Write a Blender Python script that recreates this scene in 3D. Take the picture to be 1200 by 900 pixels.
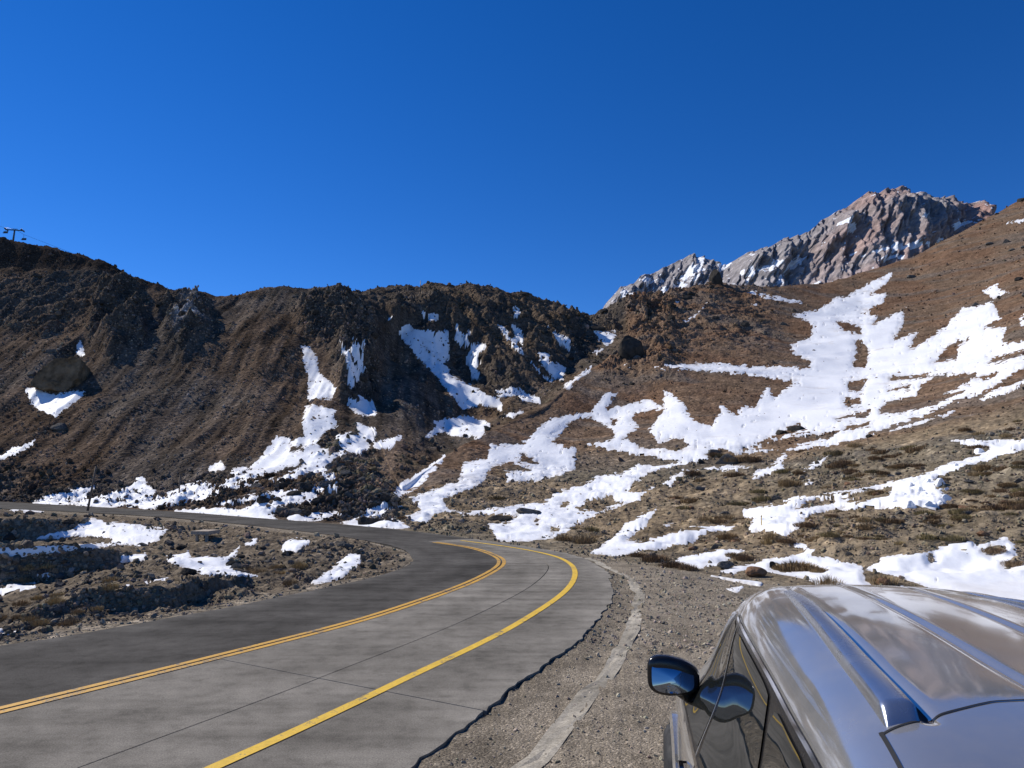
import bpy, bmesh, math, random
import numpy as np
from mathutils import Vector, Matrix

for o in list(bpy.data.objects):
    bpy.data.objects.remove(o)
random.seed(7)
RNG = np.random.default_rng(7)
scene = bpy.context.scene
COL = scene.collection

# ------------------------------------------------------------------ camera
F = 830.0                      # focal length in photo pixels (1200 wide)
H = 2.35                       # eye height above the road
PITCH = math.atan(110.0 / F)   # horizon lies 110 px below the middle
cam_d = bpy.data.cameras.new('camera')
cam = bpy.data.objects.new('camera', cam_d)
COL.objects.link(cam)
cam.location = (0, 0, H)
cam.rotation_euler = (math.pi / 2 + PITCH, 0, 0)
cam_d.sensor_width = 36.0
cam_d.lens = 36.0 * F / 1200.0
cam_d.clip_start = 0.05
cam_d.clip_end = 20000
scene.camera = cam

# ------------------------------------------------------------------ sky, sun
SUN_EL = math.radians(39)
SUN_AZ = math.radians(-58)     # measured from straight ahead (+Y), to the left
world = bpy.data.worlds.new('World')
scene.world = world
world.use_nodes = True
wn = world.node_tree.nodes
wl = world.node_tree.links
wn.clear()
sky = wn.new('ShaderNodeTexSky')
sky.sky_type = 'NISHITA'
sky.sun_disc = False
sky.sun_elevation = SUN_EL
sky.sun_rotation = SUN_AZ
sky.altitude = 3200
sky.air_density = 1.0
sky.dust_density = 0.0
sky.ozone_density = 4.0
hsv = wn.new('ShaderNodeHueSaturation')
hsv.inputs['Saturation'].default_value = 1.30
hsv.inputs['Hue'].default_value = 0.512
hsv.inputs['Value'].default_value = 1.10
bg = wn.new('ShaderNodeBackground')
bg.inputs['Strength'].default_value = 0.124
wo = wn.new('ShaderNodeOutputWorld')
wl.new(sky.outputs[0], hsv.inputs['Color'])
wl.new(hsv.outputs[0], bg.inputs[0])
wl.new(bg.outputs[0], wo.inputs[0])
sun_d = bpy.data.lights.new('sun', 'SUN')
sun_d.energy = 5.0
sun_d.angle = math.radians(0.53)
sun_d.color = (1.0, 0.955, 0.89)
sun = bpy.data.objects.new('sun', sun_d)
COL.objects.link(sun)
sv = Vector((math.cos(SUN_EL) * math.sin(SUN_AZ), math.cos(SUN_EL) * math.cos(SUN_AZ), math.sin(SUN_EL)))
sun.rotation_euler = (-sv).to_track_quat('-Z', 'Y').to_euler()
sun.location = (-30, 20, 60)
scene.view_settings.view_transform = 'Standard'
scene.view_settings.look = 'None'
scene.view_settings.exposure = 0.0
scene.view_settings.gamma = 1.0
scene.render.engine = 'CYCLES'
scene.render.resolution_x = 1024
scene.render.resolution_y = 768

# ------------------------------------------------------------------ pixel helpers
CT, ST = math.cos(PITCH), math.sin(PITCH)

def uv(px, py):
    """direction of a photo pixel: (X/Y, Z/Y)"""
    dx = (np.asarray(px, float) - 600) / F
    dy = (450 - np.asarray(py, float)) / F
    Y = CT - ST * dy
    return dx / Y, (ST + CT * dy) / Y

def proj(x, y, z):
    zz = z - H
    d = CT * y + ST * zz
    d = np.where(np.abs(d) < 1e-4, 1e-4, d)
    return 600 + F * x / d, 450 - F * (CT * zz - ST * y) / d

def gnd(px, py, z=0.0):
    """where the line of sight meets the level z"""
    u, v = uv(px, py)
    Y = (z - H) / v
    return u * Y, Y

# ------------------------------------------------------------------ noise
_g = np.random.default_rng(11)
PERM = _g.permutation(4096).astype(np.int64)
PERM = np.concatenate([PERM, PERM])
ANG = _g.uniform(0, 2 * math.pi, 4096)
GX, GY = np.cos(ANG), np.sin(ANG)
VAL3 = _g.normal(size=(4096, 3))
VAL3 /= np.linalg.norm(VAL3, axis=1)[:, None]

def pn2(x, y, seed=0):
    x = np.asarray(x) + seed * 37.17
    y = np.asarray(y) + seed * 91.31
    xi = np.floor(x).astype(np.int64); yi = np.floor(y).astype(np.int64)
    fx = x - xi; fy = y - yi
    w = lambda t: t * t * t * (t * (t * 6 - 15) + 10)
    def g(a, b, dx, dy):
        h = PERM[(PERM[(xi + a) & 4095] + yi + b) & 4095]
        return GX[h] * dx + GY[h] * dy
    n00 = g(0, 0, fx, fy); n10 = g(1, 0, fx - 1, fy)
    n01 = g(0, 1, fx, fy - 1); n11 = g(1, 1, fx - 1, fy - 1)
    wx, wy = w(fx), w(fy)
    a = n00 + wx * (n10 - n00); b = n01 + wx * (n11 - n01)
    return 1.4 * (a + wy * (b - a))

def pn3(x, y, z, seed=0):
    x = np.asarray(x) + seed * 17.7; y = np.asarray(y) + seed * 5.3; z = np.asarray(z) + seed * 9.1
    xi = np.floor(x).astype(np.int64); yi = np.floor(y).astype(np.int64); zi = np.floor(z).astype(np.int64)
    fx = x - xi; fy = y - yi; fz = z - zi
    w = lambda t: t * t * t * (t * (t * 6 - 15) + 10)
    wx, wy, wz = w(fx), w(fy), w(fz)
    r = 0
    for c in (0, 1):
        for b in (0, 1):
            for a in (0, 1):
                h = PERM[(PERM[(PERM[(xi + a) & 4095] + yi + b) & 4095] + zi + c) & 4095]
                G = VAL3[h]
                d = G[..., 0] * (fx - a) + G[..., 1] * (fy - b) + G[..., 2] * (fz - c)
                r = r + d * (wx if a else 1 - wx) * (wy if b else 1 - wy) * (wz if c else 1 - wz)
    return 1.3 * r

def fbm2(x, y, octv, gain=0.5, seed=0):
    r = 0; a = 1.0
    for k in range(octv):
        r = r + a * pn2(x, y, seed + k)
        x = x * 2.03; y = y * 2.03; a *= gain
    return r

def ridge2(x, y, octv, gain=0.5, seed=0):
    r = 0; a = 1.0
    for k in range(octv):
        r = r + a * (1 - 2.2 * np.abs(pn2(x, y, seed + k)))
        x = x * 2.1; y = y * 2.1; a *= gain
    return r

def sstep(a, b, x):
    t = np.clip((x - a) / (b - a), 0, 1)
    return t * t * (3 - 2 * t)

def poly_sd(X, Y, poly, far=60.0):
    """signed distance in pixels, positive inside; -far outside the bounding box"""
    P = np.asarray(poly, float)
    out = np.full(X.shape, -far)
    m = 14.0
    sel = (X > P[:, 0].min() - m) & (X < P[:, 0].max() + m) & (Y > P[:, 1].min() - m) & (Y < P[:, 1].max() + m)
    if not sel.any():
        return out
    x = X[sel]; y = Y[sel]
    d2 = np.full(x.shape, 1e9); ins = np.zeros(x.shape, bool)
    n = len(P)
    for i in range(n):
        ax, ay = P[i]; bx, by = P[(i + 1) % n]
        ex, ey = bx - ax, by - ay
        L = ex * ex + ey * ey + 1e-9
        t = np.clip(((x - ax) * ex + (y - ay) * ey) / L, 0, 1)
        qx = x - ax - t * ex; qy = y - ay - t * ey
        d2 = np.minimum(d2, qx * qx + qy * qy)
        c = (ay > y) != (by > y)
        if ay != by:
            ins ^= c & (x < (bx - ax) * (y - ay) / (by - ay) + ax)
    d = np.sqrt(d2)
    out[sel] = np.where(ins, d, -d)
    return out

# ------------------------------------------------------------------ object helpers
def tag(o, label=None, cat=None, group=None, kind=None):
    if label: o['label'] = label
    if cat: o['category'] = cat
    if group: o['group'] = group
    if kind: o['kind'] = kind
    return o

def mesh_np(name, V, Fq, mat=None, parent=None, smooth=True, cols=None):
    """V (n,3); Fq (m,4) or (m,3)"""
    me = bpy.data.meshes.new(name)
    V = np.ascontiguousarray(V, np.float32); Fq = np.ascontiguousarray(Fq, np.int32)
    n, m, k = len(V), len(Fq), Fq.shape[1]
    me.vertices.add(n); me.vertices.foreach_set('co', V.ravel())
    me.loops.add(m * k); me.loops.foreach_set('vertex_index', Fq.ravel())
    me.polygons.add(m)
    me.polygons.foreach_set('loop_start', np.arange(0, m * k, k, dtype=np.int32))
    me.polygons.foreach_set('loop_total', np.full(m, k, np.int32))
    me.polygons.foreach_set('use_smooth', np.full(m, smooth, bool))
    me.update(calc_edges=True)
    if cols is not None:
        for an, arr in cols.items():
            if arr.ndim == 2:
                at = me.attributes.new(an, 'FLOAT_COLOR', 'POINT')
                c4 = np.ones((n, 4), np.float32); c4[:, :3] = arr
                at.data.foreach_set('color', c4.ravel())
            else:
                at = me.attributes.new(an, 'FLOAT', 'POINT')
                at.data.foreach_set('value', np.ascontiguousarray(arr, np.float32))
    if mat: me.materials.append(mat)
    o = bpy.data.objects.new(name, me)
    COL.objects.link(o)
    if parent: o.parent = parent
    return o

def mesh_py(name, V, Fs, mat=None, parent=None, smooth=False):
    me = bpy.data.meshes.new(name)
    me.from_pydata([tuple(v) for v in V], [], [tuple(f) for f in Fs])
    if smooth: me.polygons.foreach_set('use_smooth', [True] * len(me.polygons))
    if mat: me.materials.append(mat)
    me.update()
    o = bpy.data.objects.new(name, me)
    COL.objects.link(o)
    if parent: o.parent = parent
    return o

def empty(name, loc=(0, 0, 0), rz=0.0):
    o = bpy.data.objects.new(name, None)
    o.empty_display_size = 0.2
    COL.objects.link(o)
    o.location = loc; o.rotation_euler = (0, 0, rz)
    return o

def copy_tree(o, parent=None):
    c = o.copy(); COL.objects.link(c); c.parent = parent
    for ch in list(o.children):
        copy_tree(ch, c)
    return c

def tube(V, Fs, p, q, r0, r1, n=8, cap=True):
    p = Vector(p); q = Vector(q); d = (q - p).normalized()
    a = d.orthogonal().normalized(); b = d.cross(a)
    i0 = len(V)
    for c, r in ((p, r0), (q, r1)):
        for k in range(n):
            t = 2 * math.pi * k / n
            V.append(c + a * (r * math.cos(t)) + b * (r * math.sin(t)))
    for k in range(n):
        k2 = (k + 1) % n
        Fs.append((i0 + k, i0 + k2, i0 + n + k2, i0 + n + k))
    if cap:
        Fs.append(tuple(i0 + n - 1 - k for k in range(n)))
        Fs.append(tuple(i0 + n + k for k in range(n)))

def box(V, Fs, c, s, rz=0.0):
    i0 = len(V); cz, sz = math.cos(rz), math.sin(rz)
    for dz in (-1, 1):
        for dx, dy in ((-1, -1), (1, -1), (1, 1), (-1, 1)):
            x, y = dx * s[0] / 2, dy * s[1] / 2
            V.append((c[0] + x * cz - y * sz, c[1] + x * sz + y * cz, c[2] + dz * s[2] / 2))
    for f in ((3, 2, 1, 0), (4, 5, 6, 7), (0, 1, 5, 4), (1, 2, 6, 5), (2, 3, 7, 6), (3, 0, 4, 7)):
        Fs.append(tuple(i0 + k for k in f))

# ------------------------------------------------------------------ materials
def new_mat(name, rough=0.9):
    m = bpy.data.materials.new(name); m.use_nodes = True
    nt = m.node_tree; b = nt.nodes['Principled BSDF']
    b.inputs['Roughness'].default_value = rough
    return m, nt, b

def N(nt, typ, **kw):
    n = nt.nodes.new(typ)
    for k, v in kw.items():
        if k in n.inputs: n.inputs[k].default_value = v
        else: setattr(n, k, v)
    return n

def ramp(nt, src, stops):
    r = nt.nodes.new('ShaderNodeValToRGB')
    el = r.color_ramp.elements
    while len(el) < len(stops): el.new(0.5)
    for e, (p, c) in zip(el, stops):
        e.position = p
        e.color = (c, c, c, 1) if not hasattr(c, '__len__') else (*c, 1)
    nt.links.new(src, r.inputs[0])
    return r.outputs[0]

def mixc(nt, blend, fac, a, b):
    m = nt.nodes.new('ShaderNodeMix'); m.data_type = 'RGBA'; m.blend_type = blend
    for s, v in ((m.inputs['Factor'], fac), (m.inputs['A'], a), (m.inputs['B'], b)):
        if hasattr(v, 'links'): nt.links.new(v, s)
        elif hasattr(v, '__len__'): s.default_value = (*v, 1)
        else: s.default_value = v
    return m.outputs['Result']

def noise(nt, vec, scale, detail=4, rough=0.6):
    n = N(nt, 'ShaderNodeTexNoise', Scale=scale, Detail=detail, Roughness=rough)
    nt.links.new(vec, n.inputs['Vector'])
    return n.outputs['Fac']

def geo_pos(nt):
    return nt.nodes.new('ShaderNodeNewGeometry').outputs['Position']

def bump(nt, b, hsrc, strength, dist):
    bp = N(nt, 'ShaderNodeBump', Strength=strength, Distance=dist)
    nt.links.new(hsrc, bp.inputs['Height'])
    nt.links.new(bp.outputs[0], b.inputs['Normal'])

def mathn(nt, op, a, b):
    m = nt.nodes.new('ShaderNodeMath'); m.operation = op
    for s, v in zip(m.inputs, (a, b)):
        if hasattr(v, 'links'): nt.links.new(v, s)
        else: s.default_value = v
    return m.outputs[0]

def earth_mat(name, fine, mid, bdist, speck=0.35):
    """tint attribute, broken by stone speckle at two scales"""
    m, nt, b = new_mat(name, 0.95)
    b.inputs['Specular IOR Level'].default_value = 0.0
    pos = geo_pos(nt)
    at = N(nt, 'ShaderNodeAttribute', attribute_name='tint')
    n1 = noise(nt, pos, mid, 6, 0.65)
    n2 = noise(nt, pos, fine, 4, 0.7)
    vo = N(nt, 'ShaderNodeTexVoronoi', Scale=fine * 0.8)
    nt.links.new(pos, vo.inputs['Vector'])
    c = mixc(nt, 'MULTIPLY', 0.9, at.outputs['Color'], ramp(nt, n1, [(0.28, 0.5), (0.5, 0.98), (0.75, 1.45)]))
    c = mixc(nt, 'MULTIPLY', 0.85, c, ramp(nt, n2, [(0.3, 0.45), (0.5, 1.0), (0.72, 1.6)]))
    sp = N(nt, 'ShaderNodeSeparateColor'); nt.links.new(vo.outputs['Color'], sp.inputs[0])
    c = mixc(nt, 'MULTIPLY', speck, c, ramp(nt, sp.outputs[0], [(0.0, 0.4), (0.6, 1.0), (0.9, 1.3), (0.97, 2.6)]))
    nt.links.new(c, b.inputs['Base Color'])
    hh = mathn(nt, 'ADD', n2, mathn(nt, 'MULTIPLY', vo.outputs['Distance'], -0.6))
    bump(nt, b, hh, 0.9, bdist)
    return m

M_LEFT = earth_mat('scree_dark', 2.4, 0.18, 0.3)
M_MID = earth_mat('crag_rock', 1.3, 0.15, 0.7)
M_RIGHT = earth_mat('brown_soil', 2.2, 0.25, 0.22)
M_RAVINE = earth_mat('ravine_soil', 7.0, 0.8, 0.10)
M_GRAVEL = earth_mat('gravel', 55.0, 1.3, 0.018, 0.4)

def snow_mat():
    m, nt, b = new_mat('snow', 0.55)
    pos = geo_pos(nt)
    n1 = noise(nt, pos, 1.2, 6, 0.6)
    n2 = noise(nt, pos, 0.12, 5, 0.65)
    c = ramp(nt, n1, [(0.3, (0.86, 0.86, 0.85)), (0.7, (0.93, 0.925, 0.905))])
    c = mixc(nt, 'MULTIPLY', 1.0, c, ramp(nt, n2, [(0.28, (0.80, 0.76, 0.71)), (0.42, (1, 1, 1))]))
    dt = N(nt, 'ShaderNodeAttribute', attribute_name='dirt')
    c = mixc(nt, 'MIX', ramp(nt, dt.outputs['Fac'], [(0.25, 0.0), (1.0, 0.55)]), c, (0.42, 0.36, 0.30))
    nt.links.new(c, b.inputs['Base Color'])
    b.inputs['Specular IOR Level'].default_value = 0.08
    bump(nt, b, n1, 0.22, 0.2)
    return m
M_SNOW = snow_mat()

def rock_mat(name, c0, c1, scale=3.0, attr=True):
    m, nt, b = new_mat(name, 0.92)
    b.inputs['Specular IOR Level'].default_value = 0.0
    tc = nt.nodes.new('ShaderNodeTexCoord').outputs['Object'] if not attr else geo_pos(nt)
    n = noise(nt, tc, scale, 6, 0.65)
    c = ramp(nt, n, [(0.3, c0), (0.7, c1)])
    if attr:
        at = N(nt, 'ShaderNodeAttribute', attribute_name='tint')
        c = mixc(nt, 'MULTIPLY', 1.0, at.outputs['Color'], ramp(nt, n, [(0.3, 0.6), (0.7, 1.3)]))
    nt.links.new(c, b.inputs['Base Color'])
    bump(nt, b, n, 0.7, 0.15 if attr else 0.12)
    return m
M_ROCKS = rock_mat('loose_rock', (0.1,) * 3, (0.2,) * 3, 4.0)
M_BOULDER = rock_mat('boulder_grey', (0.075, 0.07, 0.062), (0.17, 0.155, 0.135), 2.6, False)
M_BOULDER_DK = rock_mat('boulder_dark', (0.03, 0.028, 0.025), (0.075, 0.066, 0.055), 2.6, False)
M_BOULDER_OR = rock_mat('boulder_rust', (0.17, 0.095, 0.055), (0.30, 0.18, 0.11), 2.6, False)
M_BOULDER_OC = rock_mat('boulder_ochre', (0.060, 0.041, 0.025), (0.30, 0.205, 0.12), 0.55, False)

# ------------------------------------------------------------------ the road's guide curves (level ground)
def smooth_curve(pts, step=0.25):
    P = np.asarray(pts, float)
    # Catmull-Rom, centripetal-ish dense sampling then resample by arc length
    Q = np.vstack([2 * P[0] - P[1], P, 2 * P[-1] - P[-2]])
    out = []
    for i in range(1, len(Q) - 2):
        t = np.linspace(0, 1, 24, endpoint=False)[:, None]
        a, b, c, d = Q[i - 1], Q[i], Q[i + 1], Q[i + 2]
        out.append(0.5 * (2 * b + (c - a) * t + (2 * a - 5 * b + 4 * c - d) * t ** 2 + (3 * b - a - 3 * c + d) * t ** 3))
    out = np.vstack(out + [P[-1:]])
    L = np.concatenate([[0], np.cumsum(np.linalg.norm(np.diff(out, axis=0), axis=1))])
    s = np.arange(0, L[-1], step)
    return np.stack([np.interp(s, L, out[:, k]) for k in (0, 1)], 1)

def gpts(lst):
    return [gnd(a, b) for a, b in lst]

def extend(pts, d0, d1=None):
    P = [np.array(p) for p in pts]
    if d0:
        d = P[0] - P[1]; d /= np.linalg.norm(d)
        P = [P[0] + d * k for k in (d0, d0 * 0.6, d0 * 0.3, d0 * 0.1)] + P
    if d1:
        d = P[-1] - P[-2]; d /= np.linalg.norm(d)
        P = P + [P[-1] + d * k for k in (d1 * 0.15, d1 * 0.5, d1)]
    return P

c_mid = smooth_curve(extend(gpts([(0, 833), (147, 797), (267, 767), (400, 733), (470, 712), (543, 686), (578, 669), (588, 659.5), (582, 652), (558, 643.5), (521, 637), (440, 627), (300, 611.5), (180, 602), (0, 592)]), 26, 70))
c_inner = smooth_curve(extend(gpts([(0, 757), (100, 742), (200, 724), (300, 705.5), (400, 685), (440, 676), (470, 666), (484, 656), (480, 648), (460, 640.5), (430, 633.5), (380, 625.5), (300, 616), (200, 606.5), (100, 600.5), (0, 596)]), 30, 70))
c_joint = smooth_curve(extend(gpts([(90, 900), (360, 800), (543, 727), (617, 690), (642, 668), (637, 657), (600, 646.5), (540, 637)]), 30))
c_edge = smooth_curve(extend(gpts([(250, 900), (360, 851), (492, 787), (580, 745), (653, 701), (674, 676), (668, 661), (646, 650.5), (609, 643), (580, 639)]), 30))
c_break = smooth_curve(extend(gpts([(477, 900), (543, 851), (624, 789), (690, 738), (716, 705), (717.5, 683), (708, 668), (683, 654), (653, 646.5), (580, 635), (470, 621), (360, 611.5), (300, 607), (180, 598), (0, 588)]), 30, 70))
c_gut = smooth_curve(extend(gpts([(624, 900), (690, 829), (727, 774), (750, 727), (752, 694), (745, 679), (708, 662), (675, 652)]), 30))

dm = np.gradient(c_mid, axis=0)
dm /= np.linalg.norm(dm, axis=1)[:, None]
for _ in range(40):
    dm[1:-1] = (dm[:-2] + 2 * dm[1:-1] + dm[2:]) / 4
dm /= np.linalg.norm(dm, axis=1)[:, None]
RN = np.stack([dm[:, 1], -dm[:, 0]], 1)          # points to the outer (right) side
MN = len(c_mid)

def lateral(curve, side, dmax):
    """distance from the middle line to another curve, along the middle line's normal"""
    A = curve[:-1]; B = curve[1:]
    out = np.full(MN, np.nan)
    for i in range(MN):
        p = c_mid[i]; n = RN[i] * side
        e = B - A
        den = n[0] * e[:, 1] - n[1] * e[:, 0]
        den = np.where(np.abs(den) < 1e-9, 1e-9, den)
        w = A - p
        t = (w[:, 0] * e[:, 1] - w[:, 1] * e[:, 0]) / den
        s = (w[:, 0] * n[1] - w[:, 1] * n[0]) / den
        ok = (s >= 0) & (s <= 1) & (t > 0.2) & (t < dmax)
        if ok.any(): out[i] = t[ok].min()
    idx = np.where(~np.isnan(out))[0]
    out = np.interp(np.arange(MN), idx, out[idx])
    for _ in range(25):
        out[1:-1] = (out[:-2] + 2 * out[1:-1] + out[2:]) / 4
    return out

L_in = lateral(c_inner, -1, 8)
L_jo = lateral(c_joint, 1, 5)
L_ed = lateral(c_edge, 1, 6)
L_br = lateral(c_break, 1, 9)
L_gu = lateral(c_gut, 1, 12)
L_gu = np.maximum(L_gu, L_br + 0.25)
print('road widths', [round(float(np.median(a)), 2) for a in (L_in, L_jo, L_ed, L_br, L_gu)])

def road_pos(x, y):
    """signed lateral offset from the middle line and its index"""
    off = np.full(x.shape, 99.0); ix = np.zeros(x.shape, int)
    S = c_mid[::2]
    xf, yf = x.ravel(), y.ravel(); of = off.ravel(); iff = ix.ravel()
    for a in range(0, len(xf), 40000):
        d = (xf[a:a + 40000, None] - S[None, :, 0]) ** 2 + (yf[a:a + 40000, None] - S[None, :, 1]) ** 2
        k = d.argmin(1)
        i = k * 2
        dx = xf[a:a + 40000] - c_mid[i, 0]; dy = yf[a:a + 40000] - c_mid[i, 1]
        sgn = np.sign(dx * RN[i, 0] + dy * RN[i, 1])
        of[a:a + 40000] = sgn * np.sqrt(d[np.arange(len(k)), k]); iff[a:a + 40000] = i
    return of.reshape(x.shape), iff.reshape(x.shape)

# ------------------------------------------------------------------ terrain: feature lines from near to far
# each entry: photo column, photo row, distance ahead in metres (None = on the level ground)
def on_ground(lst): return [(a, b, None) for a, b in lst]
pxR = [520, 600, 640, 700, 760, 860, 950, 1000, 1200, 1500]
B_R = [652, 655, 662, 690, 715, 735, 745, 750, 760, 775]
D_R = [630, 641, 646, 653, 662, 678, 688, 694, 706, 715]
LB = on_ground([(-300, 800), (0, 757), (100, 742), (200, 724), (300, 706), (400, 686), (450, 675), (484, 657)])
LD = on_ground([(-300, 582), (0, 588), (100, 594), (200, 599.5), (300, 607), (400, 614), (470, 621)])
ravine = [
    [(-300, 765, None), (0, 742, 11.6), (80, 722, 12.8), (100, 717, 13.05), (200, 715, 13.75), (270, 702, 15.95), (300, 690, 16.9), (400, 677, 17.8), (450, 667, 18.6)],
    [(-300, 745, None), (0, 728, 12.3), (80, 700, 13.1), (100, 690, 13.3), (200, 688, 14.0), (270, 684, 16.2), (300, 682, 17.3), (400, 668, 19.0), (450, 660, 19.8)],
    [(-300, 700, 19.4), (0, 692, 19.8), (60, 687, 20.2), (100, 678, 20.5), (150, 664, 21.7), (200, 668, 19.5), (300, 670, 19.5), (400, 658, 20.5), (450, 655, 20.8)],
    [(-300, 648, 20.0), (0, 646, 20.2), (60, 645, 20.6), (100, 643, 20.9), (150, 648, 22.2), (200, 656, 22.0), (300, 656, 22.0), (400, 649, 22.2), (450, 650, 21.6)],
    [(-300, 640, 32.2), (0, 636, 32.4), (60, 634, 32.8), (100, 631, 33.0), (150, 638, 29.0), (200, 642, 27.0), (300, 641, 25.5), (400, 641, 23.8), (450, 645, 22.4)],
    [(-300, 606, 33.0), (0, 607, 33.0), (60, 606, 33.5), (100, 612, 35.0), (150, 614, 36.0), (200, 618, 35.5), (300, 627, 29.5), (400, 634, 25.6), (450, 641, 23.1)],
]
LC = on_ground([(-300, 588), (0, 596.5), (100, 601.5), (200, 607.5), (300, 617), (380, 627), (430, 635), (460, 641), (484, 651)])
cols = {   # column: M1 M2 M3 M4 S T U G1 G2   (row, distance)
    -300: [(580, 92), (565, 98), (540, 108), (515, 118), (480, 128), (430, 142), (350, 165), (255, 200), (215, 210)],
    0: [(583, 76), (570, 85), (545, 95), (520, 104), (490, 112), (450, 123), (390, 143), (314, 175), (281, 181)],
    50: [(585, 70), (572, 80), (548, 92), (522, 101), (492, 110), (450, 121), (390, 141), (319, 172), (290, 177.5)],
    100: [(587, 65), (575, 76), (550, 90), (525, 99), (495, 107), (450, 120), (390, 140), (324, 168), (305, 172.5)],
    150: [(591, 60), (575, 73), (550, 87), (522, 97), (492, 106), (450, 119), (395, 137), (333, 165), (325, 168)],
    200: [(594, 56), (577, 70), (551, 84), (520, 95), (490, 105), (450, 118), (400, 135), (347, 160), (342, 163)],
    260: [(597, 51), (580, 64), (556, 77), (525, 92), (493, 103), (450, 118), (402, 135), (350, 161), (348, 175)],
    300: [(599, 48), (582, 60), (560, 72), (530, 90), (495, 102), (450, 118), (400, 136), (343, 165), (341, 172)],
    350: [(601, 45), (584, 57), (560, 71), (530, 89), (492, 104), (450, 119), (400, 139), (339, 169), (338, 176)],
    400: [(604, 42), (587, 54), (562, 69), (532, 87), (492, 105), (450, 121), (400, 143), (344, 176), (342, 188)],
    430: [(607, 40), (592, 49), (572, 62), (543, 83), (503, 105), (455, 131), (402, 160), (350, 192), (345, 215)],
    470: [(610, 37.5), (598, 45), (589, 53), (580, 61), (573, 67), (520, 100), (425, 168), (345, 218), (341, 226)],
    510: [(612, 37), (595, 48), (577, 60), (560, 71), (546, 80), (515, 112), (430, 174), (342, 230), (338, 236)],
    547: [(614, 37), (592, 51), (567, 67), (542, 82), (521, 94), (505, 128), (440, 182), (341, 236), (338, 241)],
    600: [(618, 36), (590, 55), (560, 75), (526, 96), (494, 115), (482, 152), (430, 200), (347, 241), (345, 246)],
    640: [(616, 38), (586, 60), (550, 84), (511, 108), (476, 132), (464, 168), (430, 208), (360, 246), (358, 251)],
    690: [(620, 36), (590, 57), (550, 86), (490, 132), (430, 182), (420, 212), (398, 240), (378, 266), (376, 271)],
    723: [(627, 32), (594, 53), (550, 84), (484, 140), (425, 192), (410, 215), (390, 240), (368, 268), (367, 272)],
    758: [(631, 29.5), (593, 51.5), (548, 82), (481, 140), (427, 186), (413, 200), (388, 230), (357, 275), (356, 280)],
    800: [(635, 28), (590, 50), (545, 80), (480, 132), (433, 170), (426, 181), (388, 226), (344, 285), (343.5, 290)],
    832: [(637, 27), (590, 48), (543, 79), (484, 127), (435, 167), (428, 178), (384, 228), (333.5, 292), (333, 296)],
    866: [(639, 26), (590, 46), (541, 77), (487, 122), (436, 165), (429, 177), (386, 228), (340, 296), (339.5, 300)],
    905: [(641, 25), (590, 44), (540, 75), (490, 117), (438, 164), (428, 178), (384, 232), (337.5, 302), (337, 306)],
    962: [(647, 22), (593, 39), (540, 68), (490, 110), (440, 162), (415, 190), (373, 250), (334.5, 322), (334, 326)],
    1009: [(650, 20.3), (595, 35.5), (540, 61), (489, 104), (440, 160), (408, 196), (363, 266), (320, 340), (319.5, 345)],
    1070: [(650, 19.8), (592, 33.5), (534, 57), (481, 98), (434, 154), (397, 195), (350, 268), (302, 347), (301.5, 352)],
    1105: [(650, 19.4), (590, 32), (530, 54), (474, 95), (429, 149), (389, 195), (339, 270), (283, 352), (282.5, 357)],
    1157: [(650, 18.9), (590, 30), (525, 52), (467, 90), (419, 139), (376, 187), (324, 265), (255, 366), (254.5, 371)],
    1200: [(650, 18.5), (590, 28), (520, 50), (460, 85), (410, 130), (365, 180), (310, 260), (233, 380), (232.5, 385)],
    1500: [(640, 18), (570, 27), (480, 48), (400, 80), (330, 125), (270, 180), (190, 260), (110, 380), (109.5, 385)],
}

def line_arr(lst):
    r = []
    for px, py, Y in lst:
        u, v = uv(px, py)
        if Y is None: Y = -H / v
        r.append((float(u), math.log(Y), float(v)))
    return np.array(sorted(r))

ua = np.linspace(-0.80, 0.80, 960)
tail = 0.80 * np.geomspace(1.004, 12, 46)
U = np.concatenate([-tail[::-1], ua, tail])
NU = len(U)

def ev(lst):
    A = line_arr(lst)
    ly = np.interp(U, A[:, 0], A[:, 1]); v = np.interp(U, A[:, 0], A[:, 2])
    return ly, v

def blur1(a, n):
    for _ in range(n):
        b = a.copy(); b[1:-1] = (a[:-2] + 2 * a[1:-1] + a[2:]) / 4; a = b
    return a

lnB, vB = ev(LB + on_ground(list(zip(pxR, B_R))))
lnD, vD = ev(LD + on_ground(list(zip(pxR, D_R))))
vB = -H / np.exp(lnB); vD = -H / np.exp(lnD)
u500, _ = uv(500, 650)
wr = sstep(float(u500) - 0.025, float(u500) + 0.02, U)
LINES = [(np.full(NU, math.log(1.2)), np.full(NU, -H / 1.2)), (lnB, vB)]
for k, l in enumerate(ravine + [LC]):
    ly, v = ev(l)
    t = (k + 1) / 8.0
    lyR = lnB + (lnD - lnB) * t
    ly = ly + (lyR - ly) * wr
    vR = -H / np.exp(lyR)
    v = v + (vR - v) * wr
    LINES.append((ly, v))
LINES.append((lnD, vD))
names = ['M1', 'M2', 'M3', 'M4', 'S', 'T', 'U', 'G1', 'G2']
hill = {}
for k, nm in enumerate(names):
    hill[nm] = ev([(px, c[k][0], c[k][1]) for px, c in cols.items()])
for nm in names[:8]:
    ly, v = hill[nm]
    n = 10 if nm != 'G1' else 4
    LINES.append((blur1(ly, n), blur1(v, n)))
ly1, v1 = LINES[-1]
ly2, v2 = hill['G2']
ly2 = blur1(ly2, 10); v2 = blur1(v2, 4)
ly2 = np.maximum(ly2, ly1 + 0.01)
z1 = H + v1 * np.exp(ly1); z2 = H + v2 * np.exp(ly2)
lyd = ly1 + 0.35 * (ly2 - ly1)
zd = z1 + 0.35 * (z2 - z1) - 0.02 * (np.exp(ly2) - np.exp(ly1))
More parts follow.
